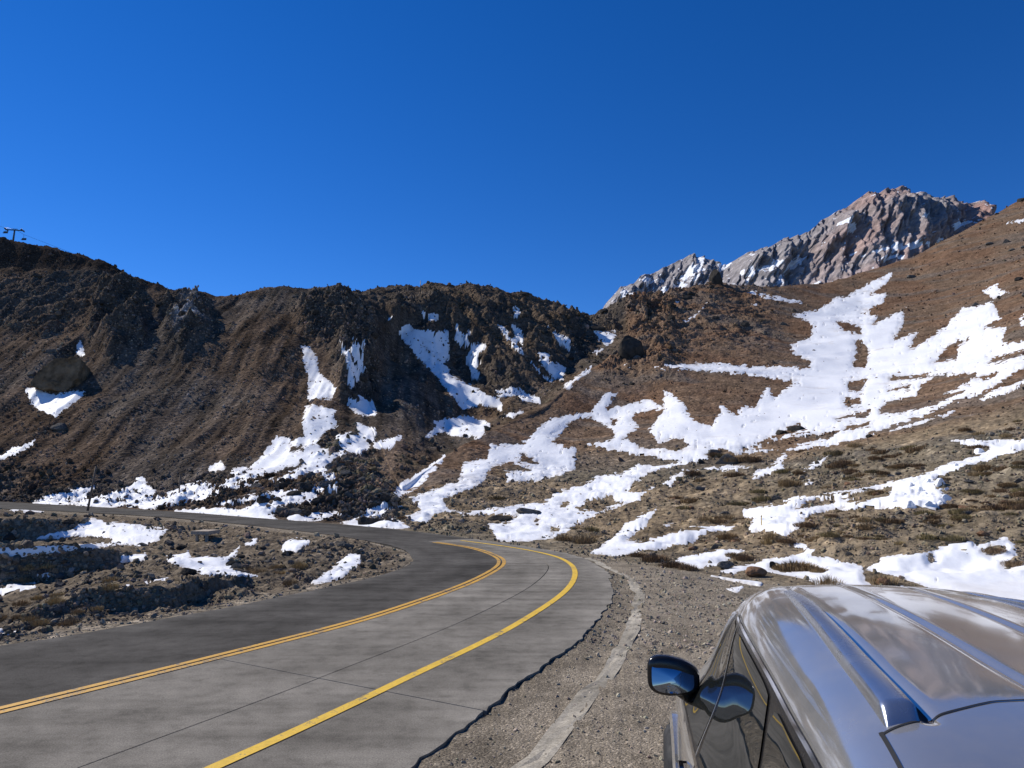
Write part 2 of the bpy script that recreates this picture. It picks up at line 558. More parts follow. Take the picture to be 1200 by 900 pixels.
LINES.append((lyd, (zd - H) / np.exp(lyd)))
LINES.append((ly2, v2))
wl_ = 1 - sstep(-0.50, -0.40, U)       # the plateau behind the bank on the left
for f, g, dv in ((1.12, 0.93, 0.004), (1.9, 0.45, 0.006)):
    lb = ly2 + math.log(f)
    vb = (z2 * g - H) / np.exp(lb)
    LINES.append((lb, vb + (v2 - dv - vb) * wl_))
NL = len(LINES)
#       A-B  B..C (7 gaps)                      C-D  D-M1 M1-2 M2-3 M3-4 M4-S S-T T-U U-G1 G1-d d-G2 back
ROWS = [46, 22, 16, 30, 26, 20, 26, 16, 14, 42, 44, 48, 52, 46, 40, 64, 74, 10, 26, 6, 4]
assert len(ROWS) == NL - 1, (len(ROWS), NL)
LY = np.array([l[0] for l in LINES]); LV = np.array([l[1] for l in LINES])
for k in range(1, NL):
    LY[k] = np.maximum(LY[k], LY[k - 1] + 0.004)
LZ = H + LV * np.exp(LY)
Yg, Zg, Sg = [], [], []
for k, n in enumerate(ROWS):
    for j in range(n):
        t = j / n
        Yk = np.exp(LY[k] + (LY[k + 1] - LY[k]) * t) if k < 8 else np.exp(LY[k]) + (np.exp(LY[k + 1]) - np.exp(LY[k])) * t
        zk = LZ[k] + (LZ[k + 1] - LZ[k]) * t
        if k == 0: zk = np.zeros(NU)
        Yg.append(Yk); Zg.append(zk); Sg.append(k + t)
Yg.append(np.exp(LY[-1])); Zg.append(LZ[-1]); Sg.append(NL - 1)
TY = np.array(Yg); TZ = np.array(Zg); SV = np.array(Sg)
NR = len(SV)
# soften the creases along the hill's feature lines
zb = TZ.copy()
for _ in range(26):
    c = zb.copy(); c[1:-1] = (zb[:-2] + 2 * zb[1:-1] + zb[2:]) / 4; zb = c
wsoft = (sstep(9.2, 10.2, SV) * (1 - sstep(16.2, 16.9, SV)))[:, None]
TZ = TZ + (zb - TZ) * wsoft
TX = U[None, :] * TY
SS = np.repeat(SV[:, None], NU, 1)
PX, PY = proj(TX, TY, TZ)
print('terrain grid', NR, NU)

# region weights (from where the ground lies)
POLY_MID = [(408, 330), (700, 330), (745, 375), (700, 415), (645, 470), (600, 496), (565, 488), (525, 447), (475, 392), (440, 352)]
POLY_CRAG = [[(345, 352), (400, 348), (440, 370), (446, 410), (440, 470), (420, 480), (398, 470), (392, 420), (350, 385)],
             [(185, 352), (245, 352), (240, 400), (215, 425), (195, 405)],
             [(105, 330), (170, 335), (165, 400), (130, 425), (105, 400)],
             [(-60, 310), (110, 322), (110, 380), (60, 400), (-60, 380)]]
sd_mid = poly_sd(PX, PY, POLY_MID)
w_mid = sstep(-6, 34, sd_mid + 26 * (PY < 390)) * (SS > 13.2)
w_crag = np.zeros_like(w_mid)
for p in POLY_CRAG:
    w_crag = np.maximum(w_crag, sstep(-10, 12, poly_sd(PX, PY, p)) * (SS > 12) * (0.45 if p[0][0] < 0 else 1.0))
u_spur = np.interp(PX, [430, 467, 547, 633, 690, 740], [640, 583, 521, 480, 428, 395])   # row of the spur's crest
is_right = ((PX > 467) & (SS <= 14.02)) | (PX > 735) | ((PX > 560) & (SS < 12.0))
w_right = np.where(is_right, 1.0, 0.0)
for _ in range(5):
    c = w_right.copy(); c[:, 1:-1] = (w_right[:, :-2] + 2 * w_right[:, 1:-1] + w_right[:, 2:]) / 4
    c[1:-1] = (c[:-2] + 2 * c[1:-1] + c[2:]) / 4; w_right = c
w_hill = sstep(9.0, 10.4, SS)
w_left = w_hill * (1 - w_right) * (1 - w_mid)
w_rav = sstep(1.05, 1.6, SS) * (1 - sstep(7.6, 8.0, SS)) * (1 - sstep(455, 500, PX))
w_gully = sstep(330, 400, PX) * (1 - w_right) * sstep(9.0, 9.6, SS) * (1 - sstep(13.2, 14.6, SS + 1.0 * (1 - sstep(455, 470, PX)) - 0.35))
fadeS = 1 - sstep(440, 480, PX) * (1 - sstep(14.05, 14.9, SS)) * (PX < 745)
w_mid = w_mid * fadeS; w_left = w_left * fadeS; w_gully = w_gully * (1 - sstep(440, 480, PX) * (1 - 0.75 * sstep(14.04, 14.3, SS)) * (PX < 745))
w_spurtop = w_right * sstep(735, 770, PX) * (1 - sstep(880, 930, PX)) * sstep(14.6, 16.0, SS)
w_jag = w_right * (sstep(690, 720, PX) * (1 - sstep(775, 810, PX))) * sstep(13.0, 14.2, SS)

# relief
low = (1.5 * w_left + 0.9 * w_right * w_hill * sstep(11.0, 12.5, SS)) * fbm2(TX / 26, TY / 26, 3, 0.5, 1)
rill = ridge2((TX + 0.16 * TY) / 11, (TY - 0.16 * TX) / 60, 3, 0.5, 5)
low += w_left * sstep(11.5, 13, SS) * 0.75 * rill
qa = (TX + 0.75 * TY); qb = (TY - 0.6 * TX)
rm = ridge2(qa / 30, qb / 85, 2, 0.5, 9)
crag = ridge2(qa / 10, qb / 18, 4, 0.55, 12)
low += w_mid * (5.4 * rm) * (1 - 0.75 * sstep(16.4, 17.0, SS))
crest_f = 1 - 0.72 * sstep(16.5, 17.0, SS)
mid_hi = w_mid * 2.4 * crag * crest_f
mid_hi += w_crag * crest_f * (3.0 * ridge2(TX / 9, TY / 9, 4, 0.6, 21))
mid_hi += (w_spurtop * 0.9 + w_jag * 1.7) * ridge2(TX / 8, TY / 8, 4, 0.6, 23)
low += w_rav * 0.16 * fbm2(TX / 5, TY / 5, 2, 0.5, 30)
rough = fbm2(TX / 2.2, TY / 2.2, 3, 0.62, 40)
fine_l = fbm2(TX / 1.1, TY / 1.1, 3, 0.6, 44)
scree = ridge2((TX + 0.16 * TY) / 3.4, (TY - 0.16 * TX) / 30, 2, 0.5, 46)
hi = mid_hi + w_left * ((0.07 + 0.16 * w_crag) * rough + 0.045 * fine_l + 0.16 * scree) + w_mid * 0.5 * rough
hi += w_right * w_hill * (0.16 * rough * sstep(10.5, 12, SS) + 0.05)
hum = fbm2(TX / 0.9, TY / 0.9, 3, 0.55, 50)
hi += w_right * sstep(9.0, 9.8, SS) * (1 - sstep(11.6, 13.0, SS)) * (0.12 * hum + 0.34 * fbm2(TX / 3.4, TY / 3.4, 2, 0.5, 53))
boul = np.maximum(0, fbm2(TX / 2.4, TY / 2.4, 4, 0.6, 60))
hi += w_gully * (0.85 * boul)
hi += (sstep(9.0, 9.4, SS) * (1 - sstep(11.4, 12.4, SS)) * (1 - w_right)) * (0.8 * np.maximum(0, fbm2(TX / 3.0, TY / 1.6, 4, 0.6, 64)))
hi += w_rav * (0.13 * np.maximum(-0.4, fbm2(TX / 1.1, TY / 0.8, 4, 0.62, 70)))
TZs = TZ + low
TZf = TZs + hi
# the road bed
near = (SV < 9.6)
OFF = np.full(TX.shape, 99.0); OIX = np.zeros(TX.shape, int)
nr = int(near.sum())
OFF[:nr], OIX[:nr] = road_pos(TX[:nr], TY[:nr])
lat_in = -L_in[OIX]; lat_out = L_br[OIX]
dist_out = np.where(OFF < 0, lat_in - OFF, OFF - lat_out)          # metres beyond the road's edge
wroad = 1 - sstep(0.15, 1.3, dist_out)
wroad[nr:] = 0
inroad = dist_out < 0.12
flat_near = (SS < 8.9) & (PX > 470)
gn = 0.012 * fbm2(TX / 0.35, TY / 0.35, 3, 0.6, 80) + 0.03 * fbm2(TX / 2.5, TY / 2.5, 2, 0.5, 84)
gn = np.where(SS < 8.98, gn, 0)
TZf = TZf * (1 - wroad) + gn * (1 - wroad * 0.8)
TZs = TZs * (1 - wroad)
inside = 1 - sstep(-0.16, 0.0, dist_out)
TZf = np.where(dist_out < 0.12, TZf * (1 - inside) - 0.055 * inside - 0.016, TZf - 0.016 * (SS < 9))
# shoulder between the concrete's broken edge and the pale gutter strip
sh = (OFF > 0) & (OFF > lat_out) & (OFF < L_gu[OIX]) & (PX > 430) & (SS < 9)
shw = np.clip(sstep(0.0, 0.12, OFF - lat_out) * (1 - sstep(-0.15, 0.05, OFF - L_gu[OIX])), 0, 1) * (SS < 9) * (PX > 430)
TZf = TZf - 0.012 * shw

# ------------------------------------------------------------------ ground tints
def lerp3(c0, c1, t): return np.asarray(c0)[None, None] + (np.asarray(c1) - np.asarray(c0))[None, None] * t[..., None]
t1 = sstep(-0.45, 0.5, fbm2(TX / 22 + 3, TY / 30, 3, 0.5, 90))
t2 = sstep(0.0, 0.6, fbm2(TX / 9, TY / 9, 3, 0.55, 94))
tint = lerp3((0.105, 0.086, 0.068), (0.128, 0.090, 0.061), t1)
streak = fbm2((TX + 0.16 * TY) / 3.5, (TY - 0.16 * TX) / 40, 4, 0.6, 99)
streak2 = fbm2((TX + 0.16 * TY) / 1.3, (TY - 0.16 * TX) / 18, 3, 0.6, 103)
tint = tint * (1 + 0.5 * np.clip(streak, -1, 1) + 0.3 * np.clip(streak2, -1, 1))[..., None]
tint = tint + (np.array([0.055, 0.042, 0.033]) - tint) * (sstep(16.6, 17.3, SS) * (1 - sstep(200, 300, PX)))[..., None]  # shade of the steep upper left bank, put into the tint
tm = lerp3((0.105, 0.086, 0.068), (0.140, 0.104, 0.073), t1)
tr = lerp3((0.178, 0.108, 0.067), (0.185, 0.126, 0.083), t1)
low_r = (1 - sstep(11.6, 12.8, SS)) + w_right * sstep(900, 1100, PX) * (1 - sstep(11.9, 13, SS))
tr_low = lerp3((0.250, 0.190, 0.122), (0.185, 0.155, 0.110), t1)
tr = tr + (tr_low - tr) * np.clip(low_r, 0, 1)[..., None]
grey = sstep(0.05, 0.5, fbm2((TX + TY) / 14, (TY - TX) / 60, 3, 0.5, 97)) * w_right * sstep(11.3, 12.6, SS) * 0.55
tr = tr + (np.array([0.150, 0.132, 0.112]) - tr) * grey[..., None]
tg = lerp3((0.235, 0.198, 0.148), (0.285, 0.238, 0.176), t1)
tv = lerp3((0.135, 0.112, 0.085), (0.185, 0.148, 0.105), t1)
tint = tint + (tm - tint) * w_mid[..., None]
tint = tint + (np.array([0.085, 0.075, 0.064]) - tint) * (w_crag * 0.6)[..., None]
tint = tint + (tr - tint) * w_right[..., None]
olive = w_gully * sstep(0.1, 0.4, pn2(TX / 6, TY / 6, 33))
tint = tint * (1 + 0.35 * w_gully[..., None])
tint = tint + (np.array([0.150, 0.140, 0.080]) - tint) * (0.6 * olive)[..., None]
wn_ = (1 - sstep(8.6, 9.2, SS))
tint = tint + (tg - tint) * wn_[..., None]
tint = tint + (tv - tint) * w_rav[..., None]
pale = sstep(-8, 8, poly_sd(PX, PY, [(205, 368), (235, 362), (243, 385), (215, 418), (200, 400)])) * sstep(-0.1, 0.4, pn2(TX / 4, TZ / 4, 3))
tint = tint + (np.array([0.34, 0.31, 0.29]) - tint) * (0.8 * pale)[..., None]
dirt = (OFF > 0) & (PX > 430) & (SS < 9)
edge_dark = np.where(dirt, 1 - sstep(0.0, 0.6, OFF - lat_out), 0) * 0.25  # shoulder gets darker towards the concrete's edge
tint = tint * (1 - edge_dark[..., None])

# ------------------------------------------------------------------ split the sheet into named pieces
def idx_grid(r0, r1):
    i = np.arange(NR - 1)[:, None] * NU + np.arange(NU - 1)[None, :]
    return np.stack([i, i + 1, i + NU + 1, i + NU], -1)
QUADS = idx_grid(0, NR)
XYZ = np.stack([TX, TY, TZf], -1).reshape(-1, 3)
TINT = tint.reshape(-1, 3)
reg = np.full(QUADS.shape[:2], 1)
cS = (SS[:-1, :-1] + SS[1:, 1:]) / 2; cP = PX[:-1, :-1]
reg[:] = 1
reg[sd_mid[:-1, :-1] > 0] = 2
reg[is_right[:-1, :-1]] = 3
reg[cS < 9.0] = 0
reg[(cS < 8.0) & (cS > 1.0) & (cP < 490)] = 4

def sub_mesh(name, quads, XYZ_, mat, cols=None, smooth=True):
    used = np.unique(quads)
    mp = np.full(XYZ_.shape[0], -1, np.int64); mp[used] = np.arange(len(used))
    cc = {k: a[used] for k, a in cols.items()} if cols else None
    return mesh_np(name, XYZ_[used], mp[quads], mat, None, smooth, cc)

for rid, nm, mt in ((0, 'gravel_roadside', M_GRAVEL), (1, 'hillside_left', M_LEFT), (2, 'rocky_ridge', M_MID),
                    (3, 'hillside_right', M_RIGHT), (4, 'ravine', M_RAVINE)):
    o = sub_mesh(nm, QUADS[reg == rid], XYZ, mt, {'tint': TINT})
    tag(o, kind='structure')

# the level ground behind the viewer
gx = np.linspace(-260, 260, 80); gy = np.linspace(-260, 1.25, 60)
GXm, GYm = np.meshgrid(gx, gy)
gz = -0.03 + 0.05 * fbm2(GXm / 20, GYm / 20, 3, 0.5, 4) * sstep(0, 12, -GYm)
i = np.arange(59)[:, None] * 80 + np.arange(79)[None, :]
o = mesh_np('ground', np.stack([GXm, GYm, gz], -1).reshape(-1, 3), np.stack([i, i + 1, i + 81, i + 80], -1).reshape(-1, 4), M_GRAVEL, None, True,
            {'tint': np.tile(np.array([0.25, 0.21, 0.165]), (4800, 1))})
tag(o, kind='structure')

# what can be seen of the sheet
VV = (TZf - H) / TY
vis = VV >= np.maximum.accumulate(VV, 0) - 0.006

# ------------------------------------------------------------------ snow, laid on the ground where the photo shows it
HOLES_RIGHT = [
    [(646, 519), (670, 494), (690, 489), (706, 496), (721, 507), (717, 516), (688, 520), (712, 527), (745, 533), (798, 541), (770, 546), (749, 543), (729, 554), (701, 557), (686, 567), (650, 577), (639, 588), (604, 591), (547, 600), (527, 598), (520, 585), (540, 577), (565, 568), (570, 557), (578, 548), (598, 541), (622, 551), (591, 553), (595, 566), (633, 563), (653, 558), (674, 551), (675, 525)],
    [(741, 492), (745, 485), (778, 479), (769, 492), (760, 505), (771, 520), (797, 514), (806, 522), (800, 528), (749, 525), (745, 518), (732, 514), (749, 501)],
    [(980, 376), (1008, 383), (1010, 392), (987, 386)],
    [(1009, 397), (1018, 413), (1015, 429), (1000, 431), (1004, 413), (1003, 402)],
    [(993, 447), (1015, 445), (1007, 460), (995, 457)], [(991, 468), (1007, 466), (1008, 473), (993, 476)],
    [(1095, 425), (1112, 405), (1136, 396), (1123, 405), (1121, 420)],
    [(1159, 426), (1163, 420), (1200, 410), (1270, 402), (1270, 409), (1200, 416)],
    [(1040, 443), (1088, 439), (1089, 442), (1042, 446)], [(1042, 457), (1068, 450), (1064, 455)],
    [(1097, 440), (1145, 438), (1132, 449), (1106, 462), (1127, 460), (1094, 475), (1042, 486), (1031, 482), (1040, 471), (1072, 464), (1083, 448)],
    [(886, 521), (914, 507), (936, 497), (943, 503), (912, 513)], [(866, 527), (920, 514), (980, 506), (980, 511), (920, 525)],
    [(980, 491), (1020, 481), (1018, 488)], [(989, 501), (1017, 495), (1022, 498), (991, 505)],
    [(675, 597), (690, 588), (716, 581), (723, 590), (700, 600), (690, 598)],
    [(597, 544), (606, 543), (612, 532), (622, 537), (628, 543), (615, 542)],
    [(660, 590), (664, 587), (670, 590), (657, 595)], [(625, 611), (632, 609), (630, 615)], [(644, 618), (655, 617), (655, 623), (646, 622)],
    [(716, 490), (724, 493), (718, 498)], [(1131, 445), (1170, 436), (1160, 443)],
]
SNOW = [
 dict(label='broad snowfield sweeping down the brown right-hand slope to the road bend', deep=1.0,
  pos=[[(480, 583), (513, 572), (537, 563), (543, 542), (570, 537), (575, 520), (613, 520), (629, 503), (646, 490), (672, 485), (692, 483), (699, 474), (712, 459), (723, 461), (712, 479), (736, 474), (761, 468), (778, 478), (777, 457), (785, 460), (804, 475), (806, 484), (816, 494), (833, 499), (844, 483), (843, 475), (864, 486), (868, 477), (885, 478), (892, 464), (901, 453), (907, 466), (918, 458), (932, 447), (907, 444), (852, 436), (766, 432), (771, 428), (809, 427), (848, 425), (877, 430), (910, 429), (949, 431), (949, 424), (929, 413), (926, 405), (951, 394), (954, 381), (929, 368), (960, 363), (980, 349), (991, 347), (1026, 328), (1046, 319), (1040, 331), (1020, 345), (1040, 343), (1035, 354), (1011, 367), (1028, 371), (1024, 380), (1061, 361), (1059, 370), (1057, 383), (1048, 399), (1075, 390), (1066, 409), (1079, 403), (1108, 383), (1127, 361), (1163, 354), (1172, 372), (1154, 385), (1180, 383), (1174, 402), (1200, 400), (1290, 392), (1290, 412), (1200, 431), (1152, 461), (1119, 472), (1083, 487), (1028, 506), (1012, 514), (974, 523), (930, 528), (919, 527), (863, 533), (846, 527), (831, 531), (833, 538), (822, 541), (797, 545), (760, 555), (747, 564), (734, 575), (751, 577), (751, 586), (721, 594), (688, 609), (652, 630), (626, 632), (606, 636), (584, 632), (571, 613), (597, 611), (606, 604), (578, 603), (545, 604), (520, 600), (507, 606), (500, 614), (475, 608), (493, 598)]],
  neg=HOLES_RIGHT),
 dict(label='thin snow strip along the boulder-filled gully beside the brown spur', grow=1.2, deep=0.8,
  pos=[[(458, 580), (470, 568), (500, 550), (520, 535), (516, 543), (500, 560), (492, 568), (468, 582)], [(405, 612), (440, 600), (470, 592), (452, 600), (440, 607), (420, 614)], [(400, 616), (450, 609), (470, 612), (478, 618), (440, 618)], [(425, 600), (450, 588), (455, 590), (435, 602)]]),
 dict(label='narrow snow strips crossing the grey gravel below the broad snowfield', deep=0.8,
  pos=[[(1035, 507), (1119, 481), (1113, 487), (1053, 504)], [(1143, 471), (1163, 458), (1200, 445), (1280, 425), (1280, 431), (1200, 452), (1178, 462)],
       [(773, 567), (798, 552), (811, 549), (795, 563), (786, 571)], [(813, 551), (848, 545), (879, 548), (861, 553)],
       [(886, 552), (905, 546), (912, 535), (923, 531), (918, 539), (919, 550), (881, 564)],
       [(938, 553), (954, 542), (971, 533), (967, 541), (951, 552)], [(940, 566), (948, 562), (956, 566), (945, 571)],
       [(690, 607), (730, 588), (775, 566), (733, 592)]]),
 dict(label='tongue of snow reaching the outer verge of the bend', deep=1.2,
  pos=[[(701, 641), (716, 632), (736, 611), (774, 592), (764, 604), (757, 618), (748, 625), (760, 632), (784, 626), (797, 621), (842, 616), (863, 618), (866, 622), (830, 625), (808, 637), (784, 643), (760, 645), (743, 648), (718, 652), (692, 648)], [(768, 617), (790, 613), (780, 619)]],
  neg=[[(734, 633), (752, 622), (771, 621), (778, 626), (754, 635)]]),
 dict(label='small snow patch with a grey rock at its lower edge', deep=1.2,
  pos=[[(787, 658), (812, 651), (848, 643), (872, 647), (859, 653), (841, 664), (820, 666), (797, 661)]]),
 dict(label='long snow tongue with broken snow blocks holding the yellow stake', deep=1.3, lumps=True,
  pos=[[(870, 596), (918, 589), (929, 582), (962, 580), (980, 577), (1017, 570), (1060, 561), (1090, 553), (1108, 544), (1154, 531), (1160, 524), (1130, 522), (1114, 516), (1138, 514), (1156, 517), (1200, 514), (1290, 500), (1290, 514), (1200, 527), (1163, 539), (1127, 550), (1099, 559), (1097, 568), (1112, 586), (1094, 599), (1081, 596), (980, 597), (974, 598), (940, 606), (947, 608), (938, 620), (919, 629), (903, 623), (877, 623), (877, 615), (885, 609), (872, 606)]],
  neg=[[(980, 586), (1017, 575), (1050, 571), (1040, 580), (1007, 587)], [(932, 595), (952, 587), (980, 585), (978, 590), (935, 597)]]),
 dict(label='snow patch round dry bushes in front of the parked car', deep=1.2,
  pos=[[(842, 669), (888, 659), (899, 655), (918, 653), (934, 650), (943, 645), (925, 637), (943, 639), (960, 644), (951, 650), (976, 655), (1011, 665), (1015, 680), (1031, 693), (1031, 705), (980, 700), (947, 679), (903, 671), (877, 666), (859, 673)], [(833, 675), (877, 681), (892, 685), (860, 681)], [(848, 690), (870, 688), (863, 694)], [(1042, 692), (1057, 685), (1068, 694), (1060, 705), (1045, 700)]],
  neg=[[(910, 662), (943, 663), (963, 670), (916, 671), (903, 668)]]),
 dict(label='wide bright snow bank on the slope beyond the car roof', deep=1.4,
  pos=[[(1013, 668), (1033, 659), (1031, 653), (1088, 646), (1108, 642), (1119, 635), (1141, 633), (1145, 639), (1180, 628), (1191, 641), (1191, 650), (1200, 660), (1320, 650), (1320, 740), (1200, 735), (1116, 699), (1059, 677), (1048, 675), (1026, 671)]],
  neg=[[(1155, 645), (1161, 640), (1178, 642), (1163, 652)], [(1175, 663), (1191, 650), (1202, 659), (1182, 667)], [(1086, 650), (1093, 648), (1096, 658), (1090, 661)]]),
 dict(label='snow slivers on the top of the brown spur and high right slope', deep=0.8,
  pos=[[(799, 378), (812, 371), (830, 355), (816, 371), (805, 380)], [(872, 344), (885, 341), (905, 347), (940, 352), (938, 355), (905, 351)], [(770, 371), (783, 362), (777, 371)], [(788, 358), (796, 353), (793, 359)], [(1152, 341), (1169, 332), (1171, 339), (1183, 342), (1165, 350)], [(1194, 374), (1200, 368), (1240, 378), (1197, 382)], [(880, 357), (886, 357), (884, 360)], [(1180, 262), (1200, 256), (1200, 261)]]),
 dict(label='snow couloirs streaking down the rocky ridge above the gully', grow=0.8, deep=1.3,
  pos=[[(455, 373), (472, 371), (483, 385), (505, 388), (525, 389), (526, 422), (515, 418), (522, 427), (528, 442), (540, 447), (552, 452), (570, 463), (587, 467), (588, 479), (562, 475), (543, 481), (535, 468), (520, 452), (512, 440), (490, 418), (463, 385)],
       [(491, 365), (520, 372), (505, 377)], [(535, 379), (543, 390), (551, 390), (545, 398), (572, 402), (562, 417), (560, 433), (563, 447), (553, 443), (547, 423), (552, 410), (535, 403)],
       [(582, 383), (589, 382), (603, 401), (613, 409), (614, 418), (603, 410)], [(600, 381), (612, 388), (613, 403), (606, 400)], [(603, 361), (609, 362), (607, 375), (603, 372)],
       [(642, 381), (653, 389), (668, 399), (667, 413), (656, 403)], [(627, 415), (643, 414), (644, 423), (663, 430), (658, 447), (643, 437), (635, 425)],
       [(580, 457), (600, 454), (612, 455), (617, 462), (633, 466), (632, 473), (613, 470), (608, 464), (588, 465)], [(588, 487), (613, 482), (600, 489)], [(619, 420), (640, 440), (650, 452), (638, 443)]],
  neg=[[(472, 376), (480, 384), (483, 387), (475, 383)], [(493, 400), (507, 415), (516, 423), (500, 412)]]),
 dict(label='snow filling the notch between the rocky ridge and the brown spur', deep=1.0,
  pos=[[(695, 387), (720, 390), (722, 396), (710, 405), (701, 397)], [(658, 455), (680, 438), (693, 429), (692, 436), (672, 449), (672, 456)], [(695, 412), (708, 408), (700, 415)], [(730, 428), (741, 428), (738, 431)]]),
 dict(label='ragged snow streaks under the dark crag of the left hill', grow=0.6, deep=1.1,
  pos=[[(354, 406), (362, 407), (371, 419), (374, 438), (393, 454), (388, 467), (370, 466), (362, 470), (362, 440), (358, 433)],
       [(413, 392), (428, 399), (429, 433), (422, 443), (412, 458), (407, 447), (410, 437), (402, 415), (397, 397), (405, 404), (413, 403)],
       [(407, 468), (422, 463), (437, 472), (441, 487), (430, 487), (418, 484), (408, 474)], [(418, 495), (440, 502), (439, 518), (420, 511)], [(393, 510), (417, 508), (433, 518), (432, 527), (417, 534), (400, 525)]]),
 dict(label='patchy snow spreading over the foot of the dark left hill', grow=1.6, deep=0.9,
  pos=[[(359, 478), (367, 476), (392, 482), (390, 490), (393, 499), (377, 507), (370, 520), (387, 533), (405, 530), (385, 543), (390, 553), (398, 570), (389, 568), (375, 555), (363, 553), (333, 563), (270, 573), (257, 571), (265, 562), (290, 553), (303, 543), (310, 532), (325, 512), (343, 517), (357, 512), (356, 497)],
       [(367, 570), (387, 568), (382, 577), (363, 578)], [(440, 519), (470, 512), (458, 525), (440, 526)], [(510, 495), (545, 488), (573, 497), (562, 512), (530, 510)], [(520, 505), (500, 512), (515, 498)], [(380, 575), (402, 570), (398, 580)]],
  neg=[[(265, 569), (298, 558), (340, 546), (353, 541), (357, 545), (333, 559), (290, 569)], [(366, 488), (371, 488), (369, 493)], [(376, 489), (381, 488), (379, 494)], [(335, 520), (360, 522), (355, 530), (340, 530)]]),
 dict(label='snow drift lying along the outer side of the far road', grow=1.8, deep=0.9,
  pos=[[(235, 603), (247, 598), (282, 597), (320, 587), (347, 578), (370, 577), (372, 585), (340, 590), (312, 601), (325, 611), (290, 607)], [(206, 601), (240, 597), (242, 600), (215, 603)],
       [(40, 588), (66, 578), (96, 574), (110, 570), (98, 584), (80, 590), (56, 592)], [(88, 590), (128, 578), (152, 572), (165, 561), (180, 576), (176, 586), (150, 590), (124, 594)], [(184, 585), (220, 568), (240, 566), (252, 568), (250, 577), (200, 584)], [(245, 549), (258, 542), (263, 548), (250, 553)], [(150, 592), (185, 583), (205, 584), (240, 577), (262, 574), (240, 583), (205, 590), (175, 594)], [(255, 590), (290, 582), (330, 575), (350, 574), (325, 581), (285, 589)], [(340, 608), (372, 600), (400, 602), (372, 608)], [(270, 555), (280, 548), (290, 550), (283, 556)]]),
 dict(label='snow patch below the large ochre boulder on the dark hillside', deep=1.2,
  pos=[[(28, 453), (45, 456), (60, 462), (85, 459), (100, 458), (93, 467), (80, 477), (65, 488), (45, 480), (37, 473)], [(92, 399), (96, 401), (98, 408), (99, 415), (95, 418), (89, 416), (90, 408)], [(0, 534), (20, 524), (40, 516), (38, 522), (15, 534), (0, 540)]]),
 dict(label='snow on the stony terraces of the ravine below the far road', deep=0.9,
  pos=[[(35, 633), (58, 625), (83, 622), (107, 608), (127, 612), (147, 612), (173, 618), (198, 620), (183, 635), (163, 641), (133, 637), (130, 632), (108, 627), (83, 628), (55, 632)],
       [(-90, 643), (0, 643), (47, 641), (72, 640), (107, 637), (138, 636), (140, 639), (107, 643), (72, 647), (47, 647), (25, 654), (13, 653), (0, 651), (-90, 652)],
       [(45, 674), (58, 673), (55, 679)], [(-90, 695), (0, 690), (40, 684), (42, 691), (0, 699), (-90, 705)], [(143, 653), (172, 650), (167, 656), (142, 659)], [(133, 686), (197, 676), (192, 681), (150, 687)], [(10, 598), (25, 595), (57, 596), (50, 600), (28, 601)], [(-80, 738), (0, 737), (22, 740), (0, 744), (-80, 746)]]),
 dict(label='flat snow patch in the ditch inside the bend', deep=1.0,
  pos=[[(193, 655), (221, 646), (223, 654), (269, 653), (267, 662), (301, 675), (267, 676), (238, 674), (217, 666)], [(288, 638), (303, 630), (298, 638)], [(266, 652), (282, 640), (275, 652)]]),
 dict(label='two small dirty snow remnants on the bank inside the bend', deep=1.0,
  pos=[[(334, 634), (345, 630), (362, 636), (347, 648), (330, 647)], [(364, 687), (381, 672), (397, 660), (410, 649), (425, 653), (418, 664), (399, 677), (381, 683)]]),
]
pxm = TY / F                                         # one photo pixel in metres there
edge_n = fbm2(PX / 8, PY / 5, 4, 0.68, 120) * 2.1 + fbm2(PX / 2.4, PY / 1.7, 2, 0.6, 124) * (0.25 + 1.05 * sstep(0.03, 0.09, pxm))
near_n = fbm2(TX / 0.9 + 0.4 * fbm2(TX / 2, TY / 2, 2, 0.5, 127), TY / 2.4, 4, 0.62, 126) * 2.2
edge_n = near_n + (edge_n - near_n) * sstep(0.035, 0.085, pxm)
edge_w = fbm2(TX / (pxm * 9 + 0.3), TY / (pxm * 25 + 0.5), 2, 0.5, 128) * 0.0
PXf, PYf = proj(TX, TY, TZf)
SNOWD = np.full(TX.shape, -60.0)
soft_lump = fbm2(TX / 0.5, TY / 0.5, 3, 0.55, 130)
hb = hi.copy()
for _ in range(6):
    c = hb.copy(); c[1:-1] = (hb[:-2] + 2 * hb[1:-1] + hb[2:]) / 4
    c[:, 1:-1] = (c[:, :-2] + 2 * c[:, 1:-1] + c[:, 2:]) / 4; hb = c
hb2 = hb.copy()
for _ in range(10):
    c = hb2.copy(); c[1:-1] = (hb2[:-2] + 2 * hb2[1:-1] + hb2[2:]) / 4
    c[:, 1:-1] = (c[:, :-2] + 2 * c[:, 1:-1] + c[:, 2:]) / 4; hb2 = c
